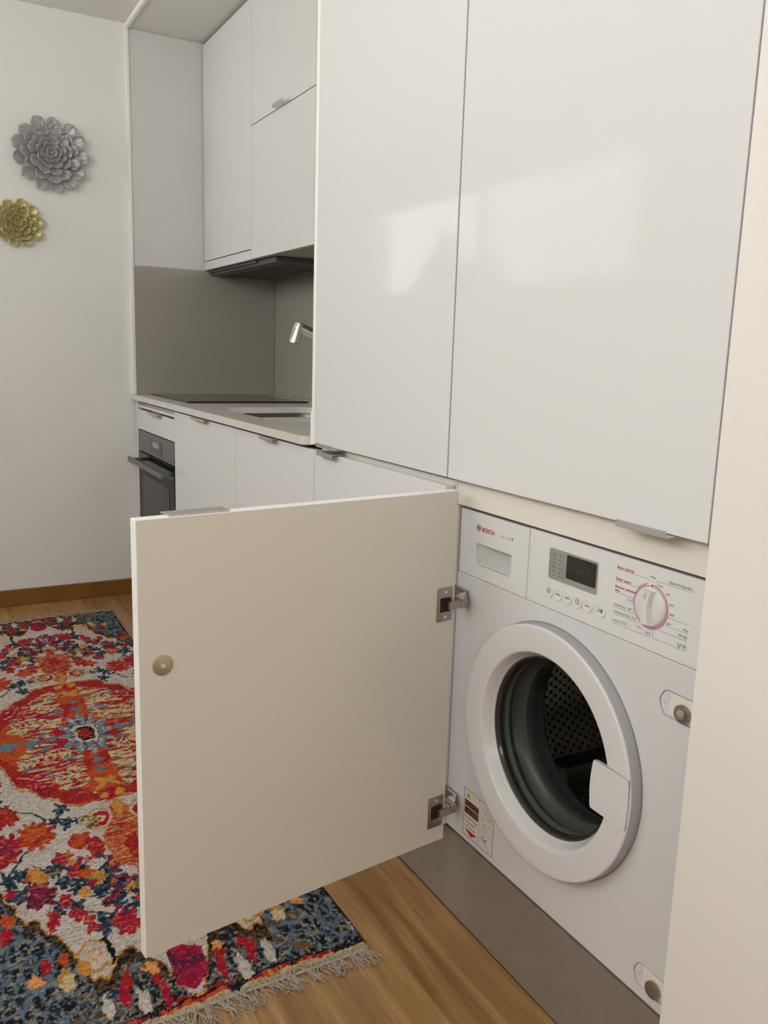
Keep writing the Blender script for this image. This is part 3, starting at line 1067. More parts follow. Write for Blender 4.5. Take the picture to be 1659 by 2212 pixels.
# dial rings
KY, KZ = .8090, .7838
bm = bmesh.new()
add_disc(bm, KY, KZ, .0322, XT, 72, .0312, math.radians(97), math.radians(97+335))
add_disc(bm, KY, KZ, .0300, XT-.0001, 72, .0292)
add_disc(bm, KY-.0002, .8145, .0016, XT-.0001, 20)
bm_obj('dial_rings', bm, M['print_red'], cp)
# dial: skirt, dome and raised grip bar
kb = lathe_x('programme_dial', [(0, XP-.0056), (.019, XP-.0053), (.0250, XP-.0045), (.0275, XP-.0028), (.0285, XP-.0001)], KY, KZ, M['appl_ring'], wm, 64)
bm = bmesh.new()
NB = 24
top, bot = [], []
for side in (1, -1):
    for q in range(NB+1):
        t_ = -1+2*q/NB if side == 1 else 1-2*q/NB
        zz = KZ+t_*.0250
        yy = KY+side*(.0052+.0032*t_*t_) - .0006
        top.append((XP-.0135+.0020*t_*t_, KY+(yy-KY)*.85, KZ+t_*.0240))
        bot.append((XP-.0040, KY+(yy-KY)*1.30, zz))
tv = [bm.verts.new(p) for p in top]; bv = [bm.verts.new(p) for p in bot]
bm.faces.new(tv)
for i in range(len(tv)):
    j = (i+1) % len(tv)
    bm.faces.new((tv[i], tv[j], bv[j], bv[i]))
bmesh.ops.recalc_face_normals(bm, faces=bm.faces)
gr = bm_obj('dial_grip', bm, M['appl_ring'], kb, True); sharp(gr, 30)
bm = bmesh.new(); add_line(bm, [(KY-.0002, KZ+.0215), (KY-.0002, KZ+.0125)], .0008, XP-.0136)
bm_obj('dial_pointer', bm, M['print_red'], kb)

# porthole door
dr = lathe_x('porthole_ring', [(.2085, XF-.0185), (.2085, XF-.0205), (.2078, XF-.0217), (.2062, XF-.0224), (.2045, XF-.0225), (.1655, XF-.0203), (.1640, XF-.0201), (.1622, XF-.0193), (.1610, XF-.0180),
                               (.1548, XF-.0035), (.1535, XF-.0010), (.1518, XF+.001), (.1512, XF+.004), (.1512, XF+.011), (.158, XF+.011), (.200, XF-.0160)], CY, CZ, M['appl_ring'], wm, 128, True)
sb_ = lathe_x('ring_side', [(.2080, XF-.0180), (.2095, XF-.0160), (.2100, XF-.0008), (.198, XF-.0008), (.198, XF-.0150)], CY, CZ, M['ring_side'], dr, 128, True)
bm = bmesh.new()
add_disc(bm, CY, CZ, .2118, XF-.0002, 128, .2098)
bm_obj('ring_joint', bm, M['groove'], wm)
lathe_x('bowl_rim', [(.1510, XF+.003), (.1485, XF+.002), (.1455, XF+.006), (.1440, XF+.014), (.1490, XF+.020), (.1510, XF+.016)], CY, CZ, M['bowlrim'], dr, 128, True)
lathe_x('glass_bowl', [(.1435, XF+.010), (.1400, XF+.012), (.1340, XF+.026), (.1220, XF+.050), (.1120, XF+.078), (.1060, XF+.098), (.098, XF+.108), (.080, XF+.113), (.001, XF+.115)], CY, CZ, M['glass'], dr, 96)
# door pull: rounded plate over the ring's right side
HX = XF-.0235
hp = []
for q in range(9):       # left edge, slightly bowed outward
    t_ = q/8
    hp.append((.8715+.0035*math.sin(math.pi*t_)*1.0, .5290-.0780*t_ + 0))
right = [(.7990, .4500), (.7975, .4700), (.7968, .4900), (.7975, .5100), (.7995, .5290)]
poly = hp + right
bm = bmesh.new()
add_prism_x(bm, rounded(poly, [.004]+[0]*7+[.004]+[.004, 0, 0, 0, .004], 4), HX-.0006, HX+.006)
o = bm_obj('door_pull', bm, M['appl_ring'], dr)
bm = bmesh.new()
add_prism_x(bm, rounded([((p[0]-.8350)*1.018+.8350, (p[1]-.489)*1.018+.489) for p in poly], [.004]+[0]*7+[.004]+[.004, 0, 0, 0, .004], 4), HX+.0007, HX+.0030)
bm_obj('pull_joint', bm, M['groove'], dr)
# rubber gasket and drum
lathe_x('gasket', [(.1655, XF+.013), (.1560, XF+.022), (.1520, XF+.034), (.1560, XF+.046), (.1500, XF+.060), (.1400, XF+.066), (.1380, XF+.078), (.1450, XF+.090), (.150, XF+.115)], CY, CZ, M['gasket'], wm, 96)
lathe_x('gasket_lip', [(.1560, XF+.0215), (.1470, XF+.024), (.1450, XF+.030), (.150, XF+.034)], CY, CZ, M['gasket_lip'], wm, 96)
dm = lathe_x('drum', [(.150, XF+.118), (.162, XF+.114), (.205, XF+.130), (.232, XF+.160), (.234, XF+.190), (.234, XF+.390), (.225, XF+.405), (.12, XF+.408), (.001, XF+.402)], CY, CZ, M['drum'], wm, 96)
bm = bmesh.new()      # drum holes, set into dimples
n_ang, rows = 84, 19
pad = [math.radians(a) for a in (72, 192, 312)]
for i in range(rows):
    xx = XF+.168+.0118*i
    for q in range(n_ang):
        a_ = 2*math.pi*(q+.5*(i % 2))/n_ang
        if min(abs((a_-p_+math.pi) % (2*math.pi)-math.pi) for p_ in pad) < .17:
            continue
        c_ = Vector((xx, CY+.2325*math.cos(a_), CZ+.2325*math.sin(a_)))
        e1 = Vector((1, 0, 0)); e2 = Vector((0, -math.sin(a_), math.cos(a_)))
        bm.faces.new([bm.verts.new(c_+.0037*(e1*math.cos(w_)+e2*math.sin(w_))) for w_ in [k_*math.pi/4 for k_ in range(8)]])
for ri in range(4, 11):    # back plate holes
    rr = .02*ri
    nn = int(rr*2*math.pi/.02)
    for q in range(nn):
        a_ = 2*math.pi*q/nn+ri
        c_ = Vector((XF+.4010+.004*(rr/.2), CY+rr*math.cos(a_), CZ+rr*math.sin(a_)))
        bm.faces.new([bm.verts.new(c_+.0032*Vector((0, math.cos(w_), math.sin(w_)))) for w_ in [k_*math.pi/3 for k_ in range(6)]])
o = bm_obj('drum_holes', bm, M['hole'], dm); o['kind'] = 'stuff'
for p_ in pad:
    bm = bmesh.new()
    ra = []
    for xx in (XF+.165, XF+.398):
        rr_ = []
        for da, rr in ((-.17, .2325), (-.09, .205), (-.03, .192), (.03, .192), (.09, .205), (.17, .2325)):
            rr_.append(bm.verts.new((xx, CY+rr*math.cos(p_+da), CZ+rr*math.sin(p_+da))))
        ra.append(rr_)
    for i in range(5):
        bm.faces.new((ra[0][i], ra[0][i+1], ra[1][i+1], ra[1][i]))
    bm.faces.new(ra[0]); bm.faces.new(ra[1][::-1])
    bmesh.ops.recalc_face_normals(bm, faces=bm.faces)
    bm_obj('drum_paddle', bm, M['drum'], dm)

# pump sticker
def trap(pts): return pts
stk = bmesh.new()
add_prism_x(stk, rounded([(1.2312, .3020), (1.1340, .3020), (1.1340, .2055), (1.2300, .2055)], .003, 4), XF-.0004, XF-.00005)
st = bm_obj('pump_sticker', stk, M['sticker'], wm)
st['label'] = 'pump cleaning sticker at lower left'
xs_ = XF-.0006
bm = bmesh.new()
rp = rounded([(1.2305, .3013), (1.1347, .3013), (1.1347, .2062), (1.2293, .2062)], .003, 4)
add_line(bm, rp+[rp[0]], .0011, xs_)
add_line(bm, [(1.1798, .2985), (1.1785, .2080)], .0006, xs_)
add_poly(bm, [(1.1815, .2995), (1.1775, .2995), (1.1785, .2960), (1.1805, .2960)], xs_)
# little drawings: drum and hoses, tray, valve
add_line(bm, [(1.1990, .2968), (1.1990, .2925), (1.1905, .2925), (1.1905, .2968)], .0004, xs_)
for yy, zz, r1 in ((1.1490, .2800, .0085), (1.1560, .2925, .0035), (1.1470, .2790, .0050)):
    add_disc(bm, yy, zz, r1, xs_, 24, r1-.0006)
add_line(bm, [(1.1720, .2880), (1.1690, .2820), (1.1640, .2840), (1.1600, .2780)], .0007, xs_)
add_line(bm, [(1.1765, .2700), (1.1740, .2700), (1.1400, .2700)], .0005, xs_)
add_line(bm, [(1.1690, .2660), (1.1690, .2620)], .0016, xs_)
add_disc(bm, 1.1610, .2500, .0075, xs_, 24, .0068); add_disc(bm, 1.1640, .2500, .0045, xs_, 24, .0040)
add_line(bm, [(1.1510, .2560), (1.1440, .2640), (1.1460, .2570), (1.1400, .2560)], .0006, xs_)
add_line(bm, [(1.1770, .2390), (1.1400, .2390)], .0005, xs_)
add_line(bm, [(1.1690, .2235), (1.1610, .2235), (1.1610, .2290), (1.1690, .2290), (1.1690, .2235)], .0012, xs_)
add_line(bm, [(1.1560, .2200), (1.1520, .2160), (1.1460, .2120)], .0007, xs_)
bm_obj('sticker_lines', bm, M['print_dark'], st)
bm = bmesh.new()
add_poly(bm, [(1.2272, .2798), (1.1820, .2798), (1.1820, .2672), (1.2272, .2672)], xs_)
add_poly(bm, [(1.2270, .2655), (1.1822, .2655), (1.1822, .2520), (1.2266, .2520)], xs_)
bm_obj('sticker_dark_boxes', bm, M['print_brown'], st)
bm = bmesh.new()
add_text(bm, 'PUMP', 1.2250, .2698, .040, .0075, xs_-.0002, .0)
add_text(bm, 'E:06', 1.2160, .2548, .031, .0078, xs_-.0002, .0)
bm_obj('sticker_codes', bm, M['print_amber'], st)
bm = bmesh.new()
add_text(bm, 'Cleaning', 1.2262, .2432, .0420, .0052, xs_, .015)
add_text(bm, 'Drain', 1.2185, .2335, .0270, .0052, xs_, .015)
add_text(bm, 'Pump', 1.2185, .2238, .0270, .0052, xs_, .015)
bm_obj('sticker_red_words', bm, M['print_pink'], st)
bm = bmesh.new()
add_poly(bm, [(1.2243, .2196), (1.1838, .2196), (1.2035, .2092)], xs_)
add_poly(bm, [(1.1675, .2335), (1.1640, .2320), (1.1665, .2298)], xs_)
add_disc(bm, 1.1540, .2245, .0052, xs_, 20, .0034, -1.3, 2.2)
bm_obj('sticker_arrow', bm, M['print_arrow'], st)
bm = bmesh.new()
add_poly(bm, [(1.2162, .2972), (1.2235, .2850), (1.2088, .2850)], xs_)
bm_obj('warning_triangle', bm, M['print_yellow'], st)
bm = bmesh.new()
add_line(bm, [(1.2162, .2935), (1.2162, .2895)], .0014, xs_-.0002); add_disc(bm, 1.2162, .2870, .0008, xs_-.0002, 10)
bm_obj('warning_mark', bm, M['print_brown'], st)

# ================================================================== WALL FLOWERS
def petal_mesh(name, L, Wd, cup, curl, ruffle, seed, m):
    rr = random.Random(seed)
    bm = bmesh.new()
    NU, NV = 8, 8
    g = []
    ph = [rr.uniform(0, 6.28) for _ in range(3)]
    for i in range(NV+1):
        v = i/NV
        row = []
        half = Wd*.5*(.34+.66*min(1, max(0, (v-.25)/.38))**1.3)*(1 if v < .66 else math.sqrt(max(.0, 1-((v-.66)/.345)**2)))
        for j in range(NU+1):
            u = -1+2*j/NU
            edge = max(0, v-.55)/.45
            px = u*half
            py = v*L + edge*ruffle*.5*math.sin(u*5+ph[0])
            pz = cup*(u*u)*half*1.1 + curl*L*(v**2.2) + edge*ruffle*math.sin(u*7+ph[1])
            row.append(bm.verts.new((px, py, pz)))
        g.append(row)
    for i in range(NV):
        for j in range(NU):
            bm.faces.new((g[i][j], g[i][j+1], g[i+1][j+1], g[i+1][j]))
    bmesh.ops.remove_doubles(bm, verts=bm.verts, dist=1e-5)
    bmesh.ops.recalc_face_normals(bm, faces=bm.faces)
    bmesh.ops.solidify(bm, geom=bm.faces[:], thickness=.0016)
    me = bpy.data.meshes.new(name)
    bm.to_mesh(me); bm.free()
    for p in me.polygons:
        p.use_smooth = True
    me.materials.append(m)
    return me

def flower(label, cx_, cz_, Rr, rows, m, seed):
    rr = random.Random(seed)
    root = thing('wall_flower', label, 'wall decoration', (cx_, 3.8455, cz_))
    # frame: local z -> -y (out of the wall), local y -> outwards
    bm = bmesh.new()
    add_cyl(bm, (cx_, 3.8454, cz_), (0, -1, 0), Rr*.30, .014, 32, Rr*.2)
    bm_obj('backing_disc', bm, m, root)
    for (n, r0, L, Wd, h0, tilt, cup, curl, ruf, off) in rows:
        meshes = [petal_mesh('petal', L*Rr, Wd*Rr*.93, cup, curl, ruf*Rr, seed+k_*13+n, m) for k_ in range(3)]
        for q in range(n):
            a_ = 2*math.pi*(q+off)/n + rr.uniform(-.05, .05)
            o = bpy.data.objects.new('petal', meshes[q % 3])
            radial = Vector((math.cos(a_), 0, math.sin(a_)))
            out = Vector((0, -1, 0))
            tl = tilt + rr.uniform(-.06, .06)
            ey = radial*math.cos(tl) + out*math.sin(tl)
            ez = out*math.cos(tl) - radial*math.sin(tl)
            ex = ey.cross(ez)
            s = rr.uniform(.94, 1.06)
            pos = Vector((cx_, 3.8455, cz_)) + radial*r0*Rr + out*h0*Rr
            o.matrix_world = Matrix(((ex.x*s, ey.x*s, ez.x*s, pos.x), (ex.y*s, ey.y*s, ez.y*s, pos.y), (ex.z*s, ey.z*s, ez.z*s, pos.z), (0, 0, 0, 1)))
            COL.objects.link(o)
            mw = o.matrix_world.copy()
            o.parent = root
            o.matrix_parent_inverse = Matrix.Translation(-root.location)
            o.matrix_basis = mw
    bm = bmesh.new()
    bmesh.ops.create_uvsphere(bm, u_segments=14, v_segments=8, radius=Rr*.055, matrix=Matrix.Translation((cx_, 3.8455-Rr*.42, cz_)))
    bm_obj('bud', bm, m, root, True)
    return root
#            n  r0   L    W    h0   tilt cup  curl ruf off
flower('large silver metal flower sculpture mounted high on the end wall', -.320, 1.872, .149, [
    (13, .42, .58, .42, .12, .05, .16, .16, .016, .0),
    (11, .32, .46, .40, .20, .20, .22, .16, .018, .45),
    (9, .24, .37, .35, .27, .34, .28, .14, .018, .2),
    (8, .17, .29, .29, .33, .48, .34, .12, .016, .65),
    (6, .10, .23, .24, .38, .66, .45, .08, .012, .1),
    (4, .05, .17, .20, .42, .95, .6, .0, .01, .5)], M['silver'], 5)
flower('small gold metal flower sculpture on the end wall below the silver one', -.452, 1.596, .098, [
    (10, .38, .62, .50, .14, .05, .22, .12, .0, .2),
    (9, .28, .50, .46, .22, .20, .28, .12, .0, .5),
    (7, .19, .42, .42, .30, .36, .34, .12, .0, .1),
    (6, .11, .31, .34, .37, .58, .44, .08, .0, .7),
    (4, .05, .22, .28, .42, .90, .6, .0, .0, .3)], M['gold'], 11)

# ================================================================== RUG
RCX, RCY, HWR, HLR = -.482, 2.42, .312, 1.170
nx, ny = 250, 936
rng = np.random.RandomState(3)
def vnoise(x_, y_, sx, sy, seed):
    r_ = np.random.RandomState(seed)
    g_ = r_.rand(128, 256)
    a_ = x_*sx + 40.3; b_ = y_*sy + 60.7
    ia, ib = np.floor(a_).astype(int), np.floor(b_).astype(int)
    fa, fb = a_-ia, b_-ib
    fa = fa*fa*(3-2*fa); fb = fb*fb*(3-2*fb)
    G = lambda i, j: g_[i % 128, j % 256]
    return (G(ia, ib)*(1-fa)*(1-fb)+G(ia+1, ib)*fa*(1-fb)+G(ia, ib+1)*(1-fa)*fb+G(ia+1, ib+1)*fa*fb)
def fbm(x_, y_, s, seed, sy=None):
    sy = sy or s
    return (vnoise(x_, y_, s, sy, seed)*.55+vnoise(x_, y_, s*2.1, sy*2.1, seed+1)*.29+vnoise(x_, y_, s*4.3, sy*4.3, seed+2)*.16)
uu, vv = np.meshgrid(np.linspace(-1, 1, nx)*HWR, np.linspace(-1, 1, ny)*HLR, indexing='ij')
wx = (fbm(uu, vv, 45, 1)-.5)*.020
wy = (fbm(uu, vv, 45, 5)-.5)*.026
px_, py_ = uu+wx, vv+wy
U, V = np.abs(px_), np.abs(py_)
def inpoly(X, Y, poly):
    c_ = np.zeros(X.shape, bool)
    n_ = len(poly)
    for i in range(n_):
        (x1_, y1_), (x2_, y2_) = poly[i], poly[(i+1) % n_]
        if y1_ == y2_: continue
        c_ ^= ((Y > y1_) != (Y > y2_)) & (X < (x2_-x1_)*(Y-y1_)/(y2_-y1_)+x1_)
    return c_
K = 1.22      # photo tone -> surface colour
def pc(r, g, b):
    return np.array([min(.9, c*K) for c in srgb(r, g, b)])
ivory, navy, teal, steel = pc(168, 158, 150), pc(22, 26, 34), pc(28, 52, 66), pc(78, 93, 106)
red, orange, crimson, magenta = pc(142, 28, 20), pc(160, 64, 26), pc(142, 20, 38), pc(112, 20, 58)
mustard, cream, black, plum = pc(172, 120, 52), pc(176, 158, 118), pc(16, 15, 16), pc(72, 18, 44)
brown, blue, olive, peach = pc(96, 74, 44), pc(82, 104, 118), pc(104, 100, 42), pc(190, 128, 74)
img = np.empty((nx, ny, 3)); img[:] = ivory
def paint(mask, col, a=1.0):
    img[mask] = img[mask]*(1-a)+col*a
def mixpaint(mask, c1, c2, w):
    w = np.clip(w, 0, 1)[..., None]
    tmp = c1*(1-w)+c2*w
    img[mask] = tmp[mask]
def ell(cu, cv, ru, rv, X=None, Y=None, lob=0, amp=0, rot=0):
    X = U if X is None else X; Y = V if Y is None else Y
    dx, dy = X-cu, Y-cv
    if rot:
        dx, dy = dx*math.cos(rot)+dy*math.sin(rot), -dx*math.sin(rot)+dy*math.cos(rot)
    a_ = dx/ru; b_ = dy/rv
    r_ = np.hypot(a_, b_)
    if lob:
        r_ = r_/(1+amp*np.cos(lob*np.arctan2(b_, a_)))
    return r_
def stroke(pts, w, col, X=None, Y=None, brk=None):
    X = U if X is None else X; Y = V if Y is None else Y
    for (x1_, y1_), (x2_, y2_) in zip(pts, pts[1:]):
        dx, dy = x2_-x1_, y2_-y1_
        L2 = dx*dx+dy*dy
        t_ = np.clip(((X-x1_)*dx+(Y-y1_)*dy)/L2, 0, 1)
        m_ = np.hypot(X-x1_-t_*dx, Y-y1_-t_*dy) < w
        if brk is not None: m_ &= brk
        paint(m_, col)
fine = fbm(uu, vv, 150, 21)
yarn = fbm(uu, vv, 60, 31, 260)      # streaks across the width
mid = fbm(uu, vv, 30, 41)
big = fbm(uu, vv, 12, 51)

# ivory field: vines, sprays of little flowers
vines = [[(.29, .02), (.275, .08), (.285, .14), (.265, .20), (.27, .26), (.25, .30)], [(.07, .889), (.105, .850), (.136, .822), (.175, .79), (.205, .735)], [(.205, .70), (.235, .67), (.262, .64), (.285, .60)],
         [(.19, .46), (.165, .43), (.19, .39), (.23, .36)], [(.192, .45), (.16, .462), (.125, .468), (.10, .47), (.09, .50)],
         [(.22, .56), (.245, .60), (.27, .66)], [(.07, .66), (.10, .71), (.14, .735), (.17, .70)], [(.27, .46), (.29, .40), (.27, .33), (.25, .30)],
         [(.12, .64), (.15, .66), (.185, .655), (.21, .62)], [(0, .795), (.03, .793), (.075, .76), (.12, .715), (.16, .64)]]
for v_ in vines:
    stroke(v_, .0032, teal*.8)
stroke([(0, .800), (.035, .798), (.08, .766), (.125, .722), (.155, .66)], .0030, cream*.95)
blooms = [  # (u, v, ru, rv, colours, lobes)
    (.197, .494, .040, .060, 'ro', 11), (.258, .385, .034, .050, 'r', 9), (.262, .530, .032, .062, 'cm', 9), (.109, .558, .026, .036, 'or', 5),
    (.080, .598, .020, .046, 'cr', 6), (.212, .660, .022, .036, 'yo', 6), (.212, .728, .030, .046, 'mp', 9), (.168, .768, .014, .026, 'c', 5),
    (.135, .672, .016, .028, 'c', 6), (.112, .690, .013, .022, 'o', 6), (.152, .612, .020, .030, 'cp', 6), (.053, .672, .022, .026, 'mp', 6),
    (.054, .752, .024, .026, 'mp', 6), (.150, .826, .015, .026, 'c', 5), (.197, .822, .013, .030, 'c', 5), (.136, .862, .013, .026, 'c', 5),
    (.072, .885, .026, .042, 'c', 7), (.046, .912, .014, .020, 'c', 5), (.108, .726, .012, .020, 'c', 5), (.093, .812, .013, .020, 'c', 5),
    (.030, .830, .014, .022, 'cp', 5), (.128, .755, .012, .018, 'y', 5), (.040, .792, .012, .016, 'y', 5), (.075, .79, .012, .018, 'mp', 5),
    (.283, .12, .014, .030, 'c', 5), (.286, .20, .016, .028, 'mp', 6), (.278, .03, .010, .020, 'o', 5), (.255, .205, .012, .022, 'c', 5),
    (.282, .58, .016, .028, 'c', 5), (.288, .46, .018, .03, 'c', 6), (.178, .655, .014, .022, 't', 5), (.252, .72, .014, .03, 't', 5), (.092, .708, .010, .02, 'y', 5)]
leaves = [(.272, .16, .014, .026), (.268, .245, .016, .026), (.290, .07, .012, .026), (.262, .120, .010, .020), (.128, .400, .016, .030), (.128, .476, .013, .030), (.100, .468, .012, .016), (.150, .455, .016, .024), (.245, .345, .010, .02), (.225, .700, .014, .035),
          (.240, .640, .016, .022), (.264, .660, .014, .028), (.182, .800, .014, .022), (.150, .790, .014, .02), (.108, .880, .022, .034), (.166, .645, .018, .024),
          (.125, .710, .014, .02), (.140, .735, .02, .016), (.120, .660, .014, .018), (.070, .700, .022, .02), (.060, .735, .018, .016), (.095, .752, .016, .02),
          (.040, .655, .016, .018), (.075, .818, .014, .02), (.045, .842, .016, .018), (.165, .700, .014, .022), (.020, .815, .014, .018), (.28, .52, .010, .02), (.10, .775, .018, .014), (.148, .700, .016, .014)]
for (a_, b_, c_, d_) in leaves:
    m_ = ell(a_, b_, c_, d_, lob=5, amp=.38) < .95
    paint(m_, teal)
    paint(m_ & (fine > .56), navy)
    paint(m_ & (fine < .36), steel)
CM = dict(r=red, o=orange, c=crimson, m=magenta, p=plum, y=mustard, t=teal)
for (a_, b_, c_, d_, cs, lb) in blooms:
    e_ = ell(a_, b_, c_, d_, lob=lb, amp=.16)
    m_ = e_ < 1
    c1 = CM[cs[0]]; c2 = CM[cs[-1]]
    mixpaint(m_, c1, c2, (mid-.40)*5)
    paint(m_ & (yarn > .66), peach*.85, .6)
# scattered sprigs
rs_ = np.random.RandomState(12)
for q in range(46):
    a_ = rs_.uniform(.02, .15); b_ = rs_.uniform(.63, .86)
    if abs(a_*1.6+b_-.86) > .12: continue
    cc = [teal, navy, crimson, mustard, magenta, teal, navy, olive][q % 8]
    paint(ell(a_, b_, .007, .010, lob=5, amp=.4) < 1, cc)

# pendants
pend = [(-.01, .395), (.020, .44), (.022, .48), (.05, .55), (.060, .62), (.046, .69), (.018, .712), (.012, .775), (-.01, .775)]
mp = inpoly(U, V, pend)
mixpaint(mp, orange, red, (mid-.42)*6)
paint(mp & (yarn > .60), cream*.85, .75)
edge_p = mp & ~inpoly(U*1.14, V*.985+.009, pend)
mixpaint(edge_p, orange, mustard, (fine-.4)*4)
mixpaint(ell(0, .625, .020, .040, lob=6, amp=.2) < 1, red, crimson, (fine-.4)*4)
for rr_, cc in ((.034, mustard), (.029, ivory), (.024, crimson), (.013, cream), (.007, red)):
    paint(ell(.052, .485, rr_, rr_*1.35) < 1, cc)
paint(ell(.078, .483, .022, .030) < 1, cream, .8); paint((ell(.078, .483, .022, .030) < 1) & (fine > .5), brown)
paint(ell(0, .455, .011, .045) < 1, mustard)

# central medallion
med = [(-.01, .412), (.03, .405), (.065, .402), (.100, .392), (.118, .372), (.122, .345), (.160, .322), (.178, .285), (.205, .255), (.216, .215),
       (.222, .15), (.240, .105), (.250, .04), (.252, -.01), (-.01, -.01)]
mm = inpoly(U, V, med)
grown = inpoly(U/1.035, V/1.025, med)
paint(grown & ~mm & (fine > .40), mustard*.75)
mixpaint(mm, red, orange, (big-.47)*7)
paint(mm & (fbm(uu, vv, 16, 71) > .58), crimson)
paint(mm & (ell(0, 0, .225, .36) > 1.0) & (big > .42) & (yarn < .6), red)
# cream fern branches, woven as broken streaks
fern = (mm & (ell(0, .02, .205, .345) < 1) & (U > .034) & ~(ell(0, 0, .085, .15) < 1))
strk = fbm(uu, vv, 34, 81, 120)
paint(fern & (strk > .535), cream)
paint(fern & (strk > .515) & (strk < .535), brown)
paint(fern & (fbm(uu, vv, 40, 91, 70) > .66), blue)
for s_ in (1, -1):
    for base in (.10, .235, .30):
        stroke([(.045, base), (.09, base+.012), (.16, base-.01), (.20, base-.035)], .0032, cream)
    for q in range(7):
        bu_, bv_ = .055+.021*q, .10+(.004*q)
        stroke([(bu_, bv_), (bu_+.014, bv_+.030)], .0026, cream)
        stroke([(bu_, bv_), (bu_+.016, bv_-.024)], .0026, cream)
        stroke([(bu_-.002, bv_+.135), (bu_+.012, bv_+.160)], .0026, cream)
        stroke([(bu_-.002, bv_+.135), (bu_+.012, bv_+.110)], .0026, cream)
paint(mm & (ell(.205, .0, .05, .085) < 1), orange); paint(mm & (ell(.215, .30, .05, .03) < 1), magenta)
paint(mm & (ell(.165, .25, .045, .06) < 1) & (yarn < .55), crimson)
paint(mm & (ell(.150, .30, .03, .02) < 1), crimson*.8)
# axis: red orange column with blue lozenges and ochre stars
col_ = mm & (U < .033)
mixpaint(col_, orange, red, (mid-.45)*6)
for vv0 in (.182, .240):
    paint((np.abs(px_)/.019+np.abs(V-vv0)/.017) < 1, blue)
paint(ell(0, .315, .030, .024, lob=4, amp=.42, rot=.78) < 1, mustard)
paint(ell(0, .375, .017, .026) < 1, crimson); paint(ell(.020, .385, .014, .016) < 1, mustard)
for uu0, ru_ in ((.094, .017), (.207, .032)):
    paint((np.abs(U-uu0)/ru_+V/(ru_*1.0+.006)) < 1, blue)
paint(mm & ((np.abs(U-.150)/.012+np.abs(V-.0)/.030) < 1), blue); paint(mm & ((np.abs(U-.128)/.008+np.abs(V-.0)/.030) < 1), steel)
# centre star
th = np.arctan2(py_/.125, px_/.066)
rst = np.hypot(px_/.066, py_/.125)/(1+.17*np.cos(12*th))
ms = rst < 1
mixpaint(ms, blue*1.15, plum*.7, (np.cos(12*th+np.pi)*.5+.5)*1.3-.3+(fine-.5)*1.8)
paint(ms & (fine > .60), ivory*.9)
sq = ((np.abs(px_)/.031)**4+(np.abs(py_)/.058)**4)
paint(sq < 1, ivory*1.1)
sq2 = ((np.abs(px_)/.024)**4+(np.abs(py_)/.047)**4)
paint(sq2 < 1, black); paint((sq2 < 1) & (fine > .64), mustard)
mixpaint(ell(0, 0, .014, .029, px_, py_, 6, .15) < 1, crimson, red, (fine-.4)*4)

# purple palmettes on the axis near both ends
for vv0, rv_ in ((.885, .062), (1.02, .044)):
    e_ = ell(0, vv0, .036, rv_, lob=10, amp=.10)
    mixpaint(e_ < 1, plum, magenta, (mid-.4)*5)
    paint((e_ < .8) & (fine > .62), ivory*.8)
paint((np.abs(U-.008) < .003) & (np.abs(V-.88) < .02), ivory)

# end fields: steel blue scrolls over near-black
bu = np.array([0, .015, .030, .045, .060, .075, .100, .118, .135, .158, .170, .188, .208, .228, .250, .265, .285, .33])
bv = np.array([1.135, 1.125, 1.085, 1.020, .985, .962, .962, 1.00, 1.020, 1.010, .950, .885, .850, .803, .800, .745, .672, .64])
bound = np.interp(U, bu, bv)
stepn = (np.sin(U*210)*.5)*.010
sm = V > bound+stepn
field = fbm(uu, vv, 24, 101, 17)
def worley(X, Y, sx, sy, seed):
    r_ = np.random.RandomState(seed)
    jx, jy = r_.rand(128, 256), r_.rand(128, 256)
    a_, b_ = X/sx+50.3, Y/sy+80.7
    ia, ib = np.floor(a_).astype(int), np.floor(b_).astype(int)
    f1 = np.full(X.shape, 9.); f2 = f1.copy()
    for di in (-1, 0, 1):
        for dj in (-1, 0, 1):
            p_, q_ = ia+di, ib+dj
            d = np.hypot(p_+jx[p_ % 128, q_ % 256]-a_, q_+jy[p_ % 128, q_ % 256]-b_)
            f2 = np.where(d < f1, f1, np.minimum(f2, d)); f1 = np.minimum(f1, d)
    return f2-f1
cells = worley(px_, py_, .021, .044, 5)
ridge = np.abs(fbm(px_*1.0+py_*.35, py_-px_*.4, 30, 111, 17)-.5)
ridge2 = np.abs(fbm(px_-py_*.3, py_+px_*.3, 38, 117, 24)-.5)
mixpaint(sm, navy, black*1.4, (field-.4)*5)
paint(sm & (fbm(uu, vv, 60, 121) > .60), teal*.75)
paint(sm & (mid > .60) & (U < .24), brown*.7)
corner = np.clip((U-.10)/.16, 0, 1)
thr = .012+.030*corner
paint(sm & (cells < .10+.16*corner) & (fine > .36), steel*.95)
paint(sm & (cells < .05+.07*corner), steel*1.1)
paint(sm & (ridge < .010), steel*.7)
paint(sm & (fine > .63), pc(120, 112, 96))
near = sm & (V < bound+stepn+.045) & (U > .04)
mixpaint(near, brown*.6, black, (fine-.42)*6)
paint(sm & (V < bound+stepn+.010) & (fine > .33), mustard)
for rr_, cc in ((.030, mustard), (.025, ivory*.95), (.012, peach), (.007, ivory)):
    paint(ell(.142, .958, rr_, rr_*1.6) < 1, cc)
paint((ell(.122, .958, .014, .040) < 1) & (ell(.142, .958, .026, .046) > 1), black)
paint(ell(.168, .985, .012, .018) < 1, mustard)
